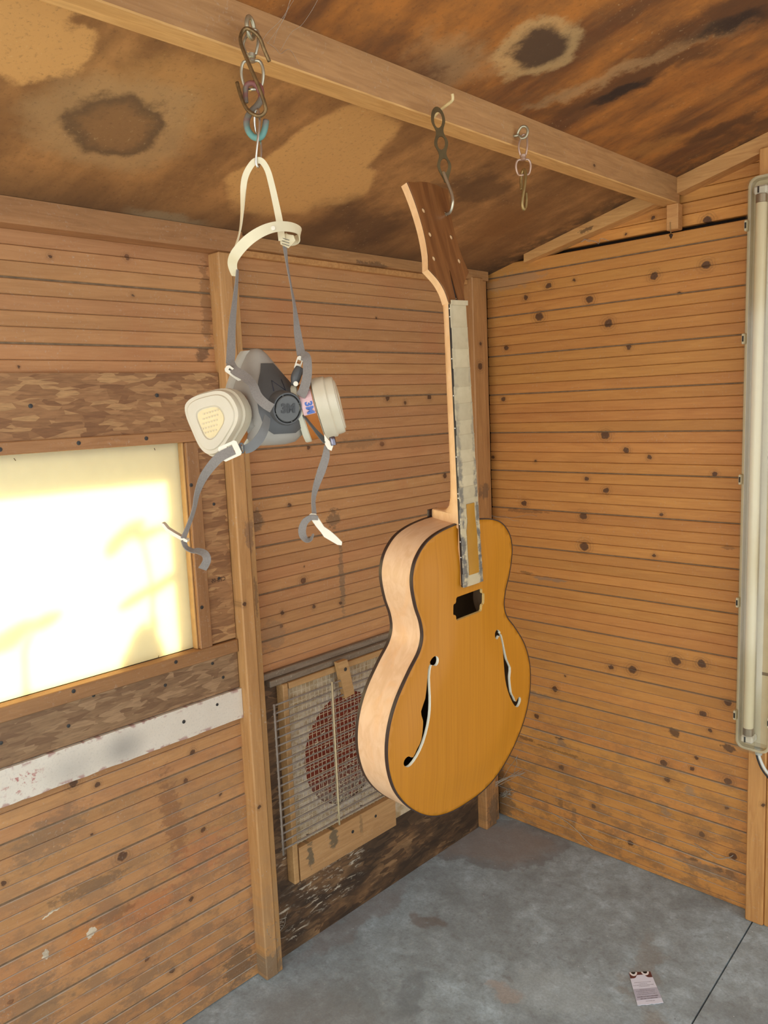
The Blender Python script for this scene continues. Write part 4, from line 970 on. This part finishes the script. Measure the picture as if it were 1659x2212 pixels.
# wavy outline in metres around its own axis (x across, y down from the top eye)
k_ = hd/FPX
def wav(y):  # half width, widest beside each hole
    if y < 16: return 15*math.sqrt(max(.02, 1-((16-y)/27.6)**2))*k_
    if y < 110: return (11.6 + 3.4*math.cos((y-16)/47*2*math.pi))*k_
    return (4.5 + 10.5*(.5+.5*math.cos(min(1, (y-110)/36)*math.pi)))*k_
yy = list(np.arange(-11.5, 146, 1.7)); cxl = lambda y: (-9 + .105*(y+12))
Lo = [((cxl(y))*k_ - wav(y), -y*k_) for y in yy]; Ro = [((cxl(y))*k_ + wav(y), -y*k_) for y in yy]
outl = Lo + Ro[::-1]
ov = lambda yc, ry, rx: [(cxl(yc)*k_ + rx*k_*math.cos(2*math.pi*i/16), -(yc+ry*math.sin(2*math.pi*i/16))*k_) for i in range(16)]
ORG = at(952,243,hd-.002)
slab('strip', outl, [ov(15,17,9.0), ov(63,14,8.5), ov(110,15,8.8)], -.0016, .0016, dkbr, st, mapf=lambda x, y, z: tuple(ORG + RIGHT*x + UP*y + TOCAM*z), smooth=False)
hw = [at(958,372,hd-.003), at(961,380,hd-.006), at(968,398,hd-.010), at(976,420,hd-.014), at(978,438,hd-.016), at(974,455,hd-.010), hole_w + GN*.004, hole_w - GN*.012]
mesh('hook_rod', *tube_vf(cr(hw, 5), .0026, 8), nickel, st, True)

# 3: spare swivel hook
D3 = 1.575
e3 = thing('eye_screw', 'tarnished eye screw in the beam nearest the right wall', 'eye screw', at(1130,285,D3))
mesh('eye', *tube_vf(cr([at(x, y, d) for x, y, d in ((1108,298,D3+.02),(1117,292,D3+.005),(1120,283,D3),(1127,274,D3-.004),(1136,274,D3-.006),(1140,283,D3-.006),(1136,295,D3-.004),(1127,299,D3-.002),(1121,293,D3))], 5), .0027, 8), steel, e3, True)
tube('shank', [at(1121,292,D3), Vector((PUX-.004, at(1121,292,D3).y-.005, at(1121,292,D3).z))], .0026, steel, e3, 8, k=1)
s3 = thing('swivel', 'small pinkish swivel hanging from the eye screw near the right wall', 'swivel', at(1130,340,D3))
pink = plain('copper_tinged_nickel', (190,160,136), .35, .6, .15, 50)
swivel(s3, (1132,291), (1130,338), (1130,378), .0085, .0145, D3, pink, .0021)
h3 = thing('snap_hook', 'small brass snap hook dangling from the spare swivel', 'hook', at(1131,410,D3))
mesh('rod', *tube_vf(cr([at(x, y, d) for x, y, d in ((1127,410,D3+.006),(1126,395,D3+.006),(1127,378,D3+.004),(1131,367,D3),(1135,373,D3-.004),(1134,395,D3-.006),(1130,420,D3-.006),(1128,440,D3-.004),(1131,452,D3),(1135,448,D3+.003),(1137,432,D3+.003),(1136,416,D3+.003))], 5), .0034, 8), brass, h3, True)
# ------------------------------------------------------------------ the respirator
rp = thing('respirator', 'grey half-face respirator with two white filter cartridges hanging by its straps', 'respirator', at(600,900,1.12))
rubber = plain('grey_silicone', (158,150,136), .5, var=.06, scale=30); dkgrey = plain('dark_grey_plastic', (78,76,72), .45, var=.08, scale=50); dk2 = plain('valve_grey', (88,86,80), .4, var=.06)
strapm = NT('grey_elastic'); so = strapm.noise(strapm.pos(), 500, 2); strapm = strapm.done(strapm.mix(so, lin((112,102,92)), lin((140,130,118))), .85)
whp = plain('ivory_plastic', (218,202,162), .45, var=.05, scale=40); whp2 = plain('white_clip', (222,210,184), .4, var=.04)
YA = R_(33); EF = TOCAM*math.cos(YA) + RIGHT*math.sin(YA); ES = RIGHT*math.cos(YA) - TOCAM*math.sin(YA); EU = (UP*math.cos(R_(4)) + ES*math.sin(R_(-2))).normalized()
VC = at(620,882,1.075)
def mp(s, f, u): return VC + ES*s + EF*f + EU*u
# facepiece shell: stations of (height, front, half width, back, power)
stn = [(-.050,-.040,.020,-.060), (-.047,-.028,.034,-.066), (-.038,-.016,.044,-.070), (-.020,-.007,.050,-.076), (.0,-.007,.050,-.080), (.018,-.014,.046,-.084), (.036,-.027,.038,-.087), (.052,-.041,.029,-.090), (.066,-.053,.021,-.092), (.077,-.063,.0145,-.093), (.083,-.070,.009,-.093), (.0855,-.078,.003,-.092)]
def shell(a, st_, grow=0):
    u, fr, h, bk = st_; c = math.cos(a); return mp((h+grow)*math.copysign(abs(math.sin(a))**.85, math.sin(a)), bk + (fr+grow-bk)*abs(c)**.75, u)
rings = [[shell(R_(a), s_) for a in np.linspace(-92, 92, 25)] + [mp(s_[2]*.8*math.sin(R_(a)), s_[3]+.006, s_[0]) for a in np.linspace(80, -80, 8)] for s_ in stn]
mesh('facepiece', *loft_vf(rings), rubber, rp, 'auto')
# face seal flange behind
rings = [[shell(R_(a), (u, bk+.012, h+.007, bk-.006)) for a in np.linspace(-90, 90, 17)] for (u, fr, h, bk) in stn[1:-1]]
mesh('face_seal', *loft_vf(rings, False, False), plain('pale_silicone', (176,168,150), .45, var=.05), rp, True)
# dark centre panel following the shell
def interp(u):
    for a, b in zip(stn[:-1], stn[1:]):
        if a[0] <= u <= b[0]:
            t_ = (u-a[0])/(b[0]-a[0]); return tuple(x*(1-t_)+y*t_ for x, y in zip(a, b))
    return stn[-1]
rings = []
for u, aw in ((-.034,16),(-.028,26),(-.018,33),(-.004,37),(.010,38),(.024,36),(.038,32),(.050,25),(.060,19),(.063,17)):
    s_ = interp(u); outer = [shell(R_(a), s_, .0032) for a in np.linspace(-aw, aw, 11)]; inner_ = [shell(R_(a), s_, -.002) for a in np.linspace(aw+1, -aw-1, 11)]
    rings.append(outer+inner_)
cpn = mesh('centre_panel', *loft_vf(rings), dkgrey, rp, 'auto')
# exhalation valve
VX = (EF - EU*.10).normalized(); VS = ES; VU = VX.cross(VS).normalized() if VX.cross(VS).z > 0 else VS.cross(VX).normalized()
V0 = mp(0, -.004, 0)
lathe('valve_ring', [(.0235,-.012), (.0225,.004), (.0212,.0062), (.0196,.0062), (.0190,.002), (.0150,.001)], V0, VX, dkgrey, rp, 32)
vc = lathe('valve_cover', [(.0165,.0015), (.0178,.0035), (.0178,.0060), (.0168,.0070), (0,.0074)], V0, VX, dk2, rp, 32)
text('lettering', '3M', .0165, basis(V0+VX*.0074, VS, VU, VX), plain('lettering_grey', (60,58,54), .5), vc, .0006, bold=.045)
for a in (20, 110, 200, 290): 
    d_ = VS*math.cos(R_(a)) + VU*math.sin(R_(a)); tube('rib', [V0+VX*.0045+d_*.0170, V0+VX*.0045+d_*.0202], .0012, dk2, vc, 6, k=1)
# hand-drawn N on the panel
def onpanel(a, u): return shell(R_(a), interp(u), .0037)
tube('ink_letter', [onpanel(-9,.024), onpanel(-7,.0385), onpanel(7,.0245), onpanel(9.5,.0395)], .0005, plain('marker_ink', (34,34,52), .6), cpn, 5, k=1)
# cartridges
amberc = NT('brown_label'); amberc = amberc.done(amberc.mix(amberc.noise(amberc.pos(), 40, 3), lin((150,84,26)), lin((186,110,40))), .45)
pinkl = plain('pink_label', (214,172,166), .45, var=.05); blue = plain('blue_ink', (70,98,160), .5, var=.05)
ret = NT('milky_retainer'); ret.done(ret.mix(ret.noise(ret.pos(), 30, 3), lin((206,190,156)), lin((220,206,178))), .35, Transmission_Weight=.12, Subsurface_Weight=.15); ret.b.inputs['Subsurface Radius'].default_value = (.01,.008,.005); ret = ret.mat
filt = plain('filter_pad', (222,200,150), .8, var=.06, scale=60); body = plain('cartridge_cream', (206,198,170), .5, var=.05)
raw = [(-.034,.041), (.028,.051), (.053,.009), (.011,-.047), (-.019,-.047), (-.051,.024)]
def rounded(P, rr, k=6):
    out = []; n_ = len(P)
    for i in range(n_):
        p0, p1, p2 = np.array(P[i-1]), np.array(P[i]), np.array(P[(i+1) % n_])
        a = p1 + (p0-p1)/np.linalg.norm(p0-p1)*min(rr, np.linalg.norm(p0-p1)*.45); b = p1 + (p2-p1)/np.linalg.norm(p2-p1)*min(rr, np.linalg.norm(p2-p1)*.45)
        for q in range(k+1): t_ = q/k; out.append(tuple((1-t_)**2*a + 2*t_*(1-t_)*p1 + t_*t_*b))
    return out
CO = rounded(raw, .026)
def cartridge(C, N, Aax, Bax, mirror, sc, labelled):
    def pt(p, k, n_): 
        a, b = p; a = -a if mirror else a
        return C + Aax*a*k*sc + Bax*b*k*sc + N*n_
    def stack(name, prof, mt, parent=None):
        rings = [[pt(p, k, n_) for p in CO] for k, n_ in prof]
        return mesh(name, *loft_vf(rings), mt, parent or rp, 'auto')
    root = stack('cartridge', [(.70,-.044), (.93,-.042), (.95,-.040), (.95,-.034), (.90,-.033), (.90,-.014), (.96,-.013)], body)
    stack('label_band', [(.905,-.0325), (.912,-.032), (.912,-.0145), (.905,-.014)], amberc, root)
    stack('retainer', [(.90,-.0128), (1.0,-.012), (1.0,-.004), (.985,-.002), (.985,.004), (.93,.006), (.925,.013), (.90,.0162), (.80,.0166), (.77,.0182), (.49,.0188), (.46,.0172), (.30,.0172), (.01,.0172)], ret, root)
    stack('filter_pad', [(.44,.0174), (.44,.0178), (.01,.0179)], filt, root)
    # embossed ribs of tiny moulded lettering, too worn to read
    return root, pt
thL = R_(-20); NL = (TOCAM*math.cos(thL) + RIGHT*math.sin(thL) + UP*.06).normalized(); AL = RIGHT*math.cos(thL) - TOCAM*math.sin(thL); BL = NL.cross(AL)
CL = at(471,914,1.075)
cl, ptl = cartridge(CL, NL, AL, BL, False, .97, False)
embm = plain('emboss_grey', (206,186,146), .6)
for i in range(5):
    a0 = -.004 - .001*i; b0 = .012 - .0065*i
    for k in range(6): 
        p_ = CL + AL*(a0+.0042*k-.006) + BL*(b0+.0009*k) + NL*.0180; mesh('emboss', *box_vf((-.0014,-.0011,0), (.0014,.0011,.0004)), embm, cl).data.transform(basis(p_, AL, BL, NL))
thR = R_(90); NR = (TOCAM*math.cos(thR) + RIGHT*math.sin(thR) + UP*.20).normalized(); AR = (RIGHT*math.cos(thR) - TOCAM*math.sin(thR)); BR = NR.cross(AR).normalized()
CRr = at(708,880,1.125)
crt, ptr = cartridge(CRr, NR, AR, BR, True, .92, True)
# printed patch facing the camera on the right cartridge band
side = -AR; 
def bandpt(b, n_): return CRr + side*(.0445) + BR*b + NR*n_
def curvedpatch(name, b0, b1, n0, n1, mt, lift):
    # follow the band outline on the camera side
    pts = sorted([(p[1], p[0]) for p in CO if p[0] > 0]); bs = np.linspace(b0, b1, 10); V_ = []
    for n_ in (n0, n1):
        for b in bs:
            a = np.interp(b/.92/.912, [q[0] for q in pts], [q[1] for q in pts]); V_.append(CRr - AR*(a*.912*.92 + lift) + BR*b + NR*n_)
    return mesh(name, V_, [(i, i+1, 11+i, 10+i) for i in range(9)], mt, crt)
curvedpatch('pink_label', -.004, .030, -.0318, -.0150, pinkl, .0006)
pc = [q for q in sorted([(p[1], p[0]) for p in CO if p[0] > 0])]
aa = np.interp(.005/.92/.912, [q[0] for q in pc], [q[1] for q in pc]); ab = np.interp(.015/.92/.912, [q[0] for q in pc], [q[1] for q in pc])
tdir = (BR*.010 - AR*((ab-aa)*.912*.92)).normalized(); nrm = tdir.cross(NR).normalized()
if nrm.dot(TOCAM) < 0: nrm = -nrm
tx = -tdir; ty = nrm.cross(tx)
am = np.interp(.005/.92/.912, [q[0] for q in pc], [q[1] for q in pc])
P3 = CRr - AR*(am*.912*.92) + BR*.005 - NR*.022 + nrm*.0012
text('lettering', '3M', .0135, basis(P3, tx, ty, nrm), blue, crt, .0001, bold=.05)
am = np.interp(.031/.92/.912, [q[0] for q in pc], [q[1] for q in pc])
P4 = CRr - AR*(am*.912*.92) + BR*.031 - NR*.020 + nrm*.0028
text('lettering', 'A2', .0085, basis(P4, tx, ty, nrm), plain('label_ink', (44,36,60), .5), crt, .0001)
# bayonet mounts between facepiece and cartridges
for Cc, Nn, s_ in ((CL, NL, -1), (CRr, NR, 1)):
    a_ = mp(s_*.040, -.030, -.004); b_ = Cc - Nn*.040; lathe('mount', [(.019,0), (.024,(b_-a_).length*.45), (.031,(b_-a_).length*.8), (.031,(b_-a_).length)], a_, b_-a_, rubber, rp, 24)
# head cradle: ivory plastic ribbons
ribbon('head_strap', [at(500,560,1.10), at(517,505,1.105), at(523,460,1.105), at(526,405,1.10), at(531,378,1.092), at(543,356,1.086), at(554,347,1.083), at(566,349,1.084), at(578,368,1.090), at(587,400,1.098), at(596,440,1.106), at(604,480,1.112), at(609,520,1.116)], [.007,.005,.006,.0085,.0085,.008,.008,.008,.008,.0085,.009,.0095,.0095], .0016, whp, rp, [70,78,60,20,0,0,0,0,0,5,0,0,0])
hb_ = ribbon('crown_band', [at(508,596,1.115), at(502,570,1.10), at(510,548,1.085), at(535,520,1.075), at(565,500,1.075), at(595,490,1.085), at(625,490,1.10), at(645,497,1.115), at(648,508,1.125), at(640,518,1.13), at(625,520,1.128), at(612,512,1.122)], [.010,.013,.0145,.0145,.014,.0135,.013,.013,.013,.013,.014,.014], .0016, whp, rp, [35,10,0,0,0,5,15,40,95,150,170,175])
lathe('stud', [(.0032,0), (.0030,.0012), (0,.0016)], at(590,493,1.0815), TOCAM, whp2, hb_, 12)
tabp = [at(603,503,1.118), at(634,508,1.116), at(638,520,1.116), at(623,536,1.116), at(606,528,1.118)]
mesh('size_tab', tabp + [p_ - TOCAM*.0016 for p_ in tabp], [(0,1,2,3,4), (9,8,7,6,5)] + [(i, (i+1) % 5, 5+(i+1) % 5, 5+i) for i in range(5)], whp, rp)
for y0 in (514, 520, 526): tube('tab_line', [at(609,y0,1.1152), at(625,y0+5,1.1142)], .0004, dkgrey, rp.children[-1], 4, k=1)
tbk = [at(548,527,1.092), at(556,526,1.092), at(556,536,1.092), at(551,538,1.092)]
# elastic straps up to the cradle
W_E = .0125
ribbon('strap', [at(513,582,1.108), at(511,610,1.108), at(506,660,1.106), at(501,710,1.10), at(499,760,1.092), at(497,786,1.086)], [.005,.006,.008,.0105,.012,.0115], .0013, strapm, rp, [60,50,35,20,8,0])
ribbon('strap', [at(497,784,1.086), at(507,800,1.076), at(527,812,1.062), at(545,830,1.052), at(556,855,1.050), at(572,872,1.050), at(588,882,1.054)], [.0125]*7, .0013, strapm, rp, [0,0,10,25,10,0,0])
ribbon('strap', [at(615,532,1.118), at(620,570,1.118), at(628,615,1.116), at(636,660,1.112), at(643,720,1.108), at(651,768,1.102)], [.0065,.005,.0045,.006,.0105,.012], .0013, strapm, rp, [30,60,70,55,20,5])
ribbon('strap', [at(650,770,1.096), at(660,769,1.088), at(664,785,1.084), at(663,815,1.082), at(656,842,1.082), at(649,856,1.084)], [.0115,.012,.012,.0125,.013,.013], .0013, strapm, rp, [30,10,0,0,0,0])
def buckle(name, p, ax, wd, ln, mt=whp2, th=.004):
    ax = Vector(ax).normalized(); nv = (CAM_C-p).normalized(); wv = ax.cross(nv).normalized(); nv = wv.cross(ax).normalized()
    ol = chaik([(-wd/2,-ln/2), (wd/2,-ln/2), (wd/2,ln/2), (-wd/2,ln/2)], 1); hl = [(-wd*.32,-ln*.05), (wd*.32,-ln*.05), (wd*.32,ln*.22), (-wd*.32,ln*.22)]
    return slab(name, ol, [hl], -th/2, th/2, mt, rp, mapf=lambda x, y, z: tuple(p + wv*x + ax*y + nv*z), smooth=False)[0]
dirpx = lambda x0, y0, x1, y1: (at(x1, y1, 1.1)-at(x0, y0, 1.1)).normalized()
buckle('buckle', at(505,806,1.080), dirpx(505,806,515,792), .026, .010)
buckle('buckle', at(645,785,1.096), dirpx(645,785,650,770), .0085, .020)
tube('strap_post', [at(648,795,1.094), at(640,812,1.092), at(636,832,1.090)], [.0062,.0064,.0066,.0068,.007,.007,.007,.007,.0066,.006,.0055,.005,.005], dkgrey, rp, 12)
lathe('rivet', [(.0034,0), (.0034,.001), (.0022,.0014), (0,.0014)], at(639,829,1.0825), TOCAM, whp2, rp, 12)
# lower straps
lowc = [at(578,900,1.062), at(572,925,1.050), at(560,948,1.042), at(543,965,1.037), at(528,971,1.034)]
ribbon('lower_strap', lowc, [.010,.0115,.0125,.0125,.0115], .0014, plain('smooth_strap', (112,110,104), .5), rp, [40,25,10,0,0])
buckle('buckle', at(522,968,1.030), dirpx(522,968,530,967), .014, .006, dkgrey)
buckle('buckle', at(497,974,1.027), dirpx(480,981,518,964), .0205, .026, whp2, .005)
ribbon('lower_strap', [at(505,972,1.025), at(480,984,1.024), at(462,1000,1.026), at(440,1030,1.032), at(426,1065,1.038), at(419,1100,1.042), at(407,1135,1.046), at(396,1163,1.048)], [.012,.0125,.0125,.0115,.009,.0075,.0075,.008], .0013, strapm, rp, [0,0,10,25,45,55,50,40])
hk = [(349,1130), (353,1131), (362,1142), (378,1152), (396,1162), (405,1167), (404,1172), (393,1168), (374,1158), (358,1147), (350,1136)]
pp = [at(x, y, 1.047) for x, y in hk]; n_ = len(pp)
mesh('strap_clip', pp + [q - TOCAM*.012 for q in pp], [tuple(range(n_)), tuple(range(2*n_-1, n_-1, -1))] + [(i, (i+1) % n_, n_+(i+1) % n_, n_+i) for i in range(n_)], whp2, rp)
ribbon('strap_tail', [at(396,1166,1.048), at(402,1182,1.05), at(414,1189,1.05), at(428,1190,1.045), at(442,1196,1.040), at(447,1208,1.040), at(443,1220,1.045), at(437,1229,1.05)], [.008,.0085,.009,.0095,.010,.0105,.011,.011], .0013, strapm, rp, [35,50,55,40,20,10,20,20])
ribbon('lower_strap', [at(654,896,1.092), at(664,908,1.09), at(680,928,1.088), at(692,942,1.086), at(704,955,1.084)], [.004,.005,.006,.008,.009], .0013, dkgrey, rp, [60,60,55,45,40])
hk = [(700,938), (706,946), (720,962), (716,974), (708,970), (702,960)]
pp = [at(x, y, 1.083) for x, y in hk]; n_ = len(pp)
mesh('strap_clip', pp + [q - TOCAM*.006 for q in pp], [tuple(range(n_)), tuple(range(2*n_-1, n_-1, -1))] + [(i, (i+1) % n_, n_+(i+1) % n_, n_+i) for i in range(n_)], whp2, rp)
lathe('clip_roller', [(.0035,-.006), (.0042,-.005), (.0042,.005), (.0035,.006)], at(719,953,1.084), at(722,966,1.084)-at(716,941,1.084), plain('chrome', (120,116,124), .2, .9), rp, 12)
ribbon('lower_strap', [at(705,962,1.085), at(704,985,1.086), at(695,1015,1.09), at(683,1050,1.094), at(677,1080,1.096), at(679,1111,1.096)], [.006,.0105,.0115,.010,.0075,.0075], .0013, strapm, rp, [30,5,10,35,50,40])
hk = [(668,1112), (672,1109), (682,1110), (691,1124), (700,1138), (712,1146), (726,1158), (739,1171), (738,1178), (729,1177), (712,1167), (700,1160), (694,1151), (684,1139), (674,1125)]
pp = [at(x, y, 1.092) for x, y in hk]; n_ = len(pp)
mesh('strap_clip', pp + [q - TOCAM*.004 for q in pp], [tuple(range(n_)), tuple(range(2*n_-1, n_-1, -1))] + [(i, (i+1) % n_, n_+(i+1) % n_, n_+i) for i in range(n_)], whp2, rp)
ribbon('strap_tail', [at(687,1119,1.089), at(672,1118,1.088), at(659,1127,1.086), at(653,1142,1.086), at(654,1156,1.088), at(662,1166,1.09), at(671,1165,1.092), at(677,1153,1.094)], [.007,.008,.0095,.0105,.0105,.009,.006,.003], .0013, strapm, rp, [40,30,15,10,20,40,50,60])

# ------------------------------------------------------------------ cobwebs
webm = translucent('cobweb_silk', (206,198,180), .4, .9)
def web(label, strands, r=.0006, loc=None):
    o = thing('cobweb', label, 'cobweb', strands[0][0], 'cobwebs')
    for s_ in strands: tube('strand', s_, r, webm, o, 4, k=5)
    return o
def jitter(a, b, n_=5, j=.004):
    a, b = Vector(a), Vector(b); return [a + (b-a)*(i/(n_-1)) + (Vector((random.gauss(0,j), random.gauss(0,j), random.gauss(0,j))) if 0 < i < n_-1 else Vector()) for i in range(n_)]
def ony(px, py, y): d = at(px, py, 1)-CAM_C; return CAM_C + d*((y-CAM_C.y)/d.y)
c0 = ony(1130,1668,-.006)
web('dusty cobweb streak beside the lower right edge of the guitar body', [jitter(onx(1070,1688+k*2,.035), c0 + Vector((random.uniform(-.02,.01), 0, random.uniform(-.006,.006))), 6, .002) for k in range(7)] + [jitter(onx(1085,1685,.03), ony(1118,1632,-.004), 5, .003), jitter(ony(1110,1670,-.004), ony(1118,1632,-.004), 5, .002)], .0007)
web('tangled cobweb clump in the corner just above the floor', [jitter(ony(1078+random.uniform(0,8),1716+random.uniform(-5,8),-.004), ony(1098+random.uniform(0,16),1706+random.uniform(-6,10),-.004), 6, .004) for k in range(10)], .0007)
web('wispy cobweb between the beam and ceiling near the left hooks', [jitter(Vector((PUX+.001,-1.40+.012*k,1.965+.003*(k % 3))), Vector((.70+random.uniform(-.01,.02),-1.39+.012*k+random.uniform(-.02,.02),CEIL(.70)-.002)), 5, .003) for k in range(4)] + [jitter((PUX+.002,-1.39,1.97), (PUX+.002,-1.33,1.955), 5, .003)], .00018)
web('thin cobweb thread across the top of the corner post by the guitar', [jitter(onx(1060,1115,.02), ony(1160,1115,-.002), 6, .004), jitter(onx(1060,1112,.02), ony(1120,1125,-.002), 6, .003)], .0004)
web('white cobweb scrap caught on the foot of the stud', [jitter((.042,-1.045+random.uniform(-.015,.02),.10+random.uniform(-.02,.06)), (.002+random.uniform(0,.03),-.99+random.uniform(-.01,.03),.10+random.uniform(-.04,.05)), 5, .004) for k in range(9)], .0006)
web('white wisp on the gable ledge left of the hanging nail', [jitter(ony(1255,523,-.004), ony(1315,520,-.004), 7, .004), jitter(ony(1258,516,-.004), ony(1275,522,-.004), 4, .002)], .0008)
web('stray white threads on the beam end above the block', [jitter(ony(1375,428,-.05), ony(1397,418,-.05), 4, .003), jitter(ony(1390,432,-.05), ony(1397,412,-.05), 4, .003)], .0008)
th1 = thing('thread', 'loose pale thread hanging low on the right wall near the floor', 'thread', ony(1265,1790,-.004))
tube('strand', [ony(1190,1755,-.003), ony(1225,1776,-.006), ony(1248,1796,-.010), ony(1262,1812,-.010), ony(1280,1828,-.006)], .0010, webm, th1, 5)
th2 = thing('thread', 'loose pale thread drooping beside the foot of the right post', 'thread', ony(1560,1855,-.004))
tube('strand', [ony(1500,1822,-.003), ony(1525,1838,-.008), ony(1550,1855,-.010), ony(1575,1852,-.008), ony(1584,1847,-.003)], .0010, webm, th2, 5)
for o in bpy.data.objects:
    if '_wc' in o: del o['_wc']
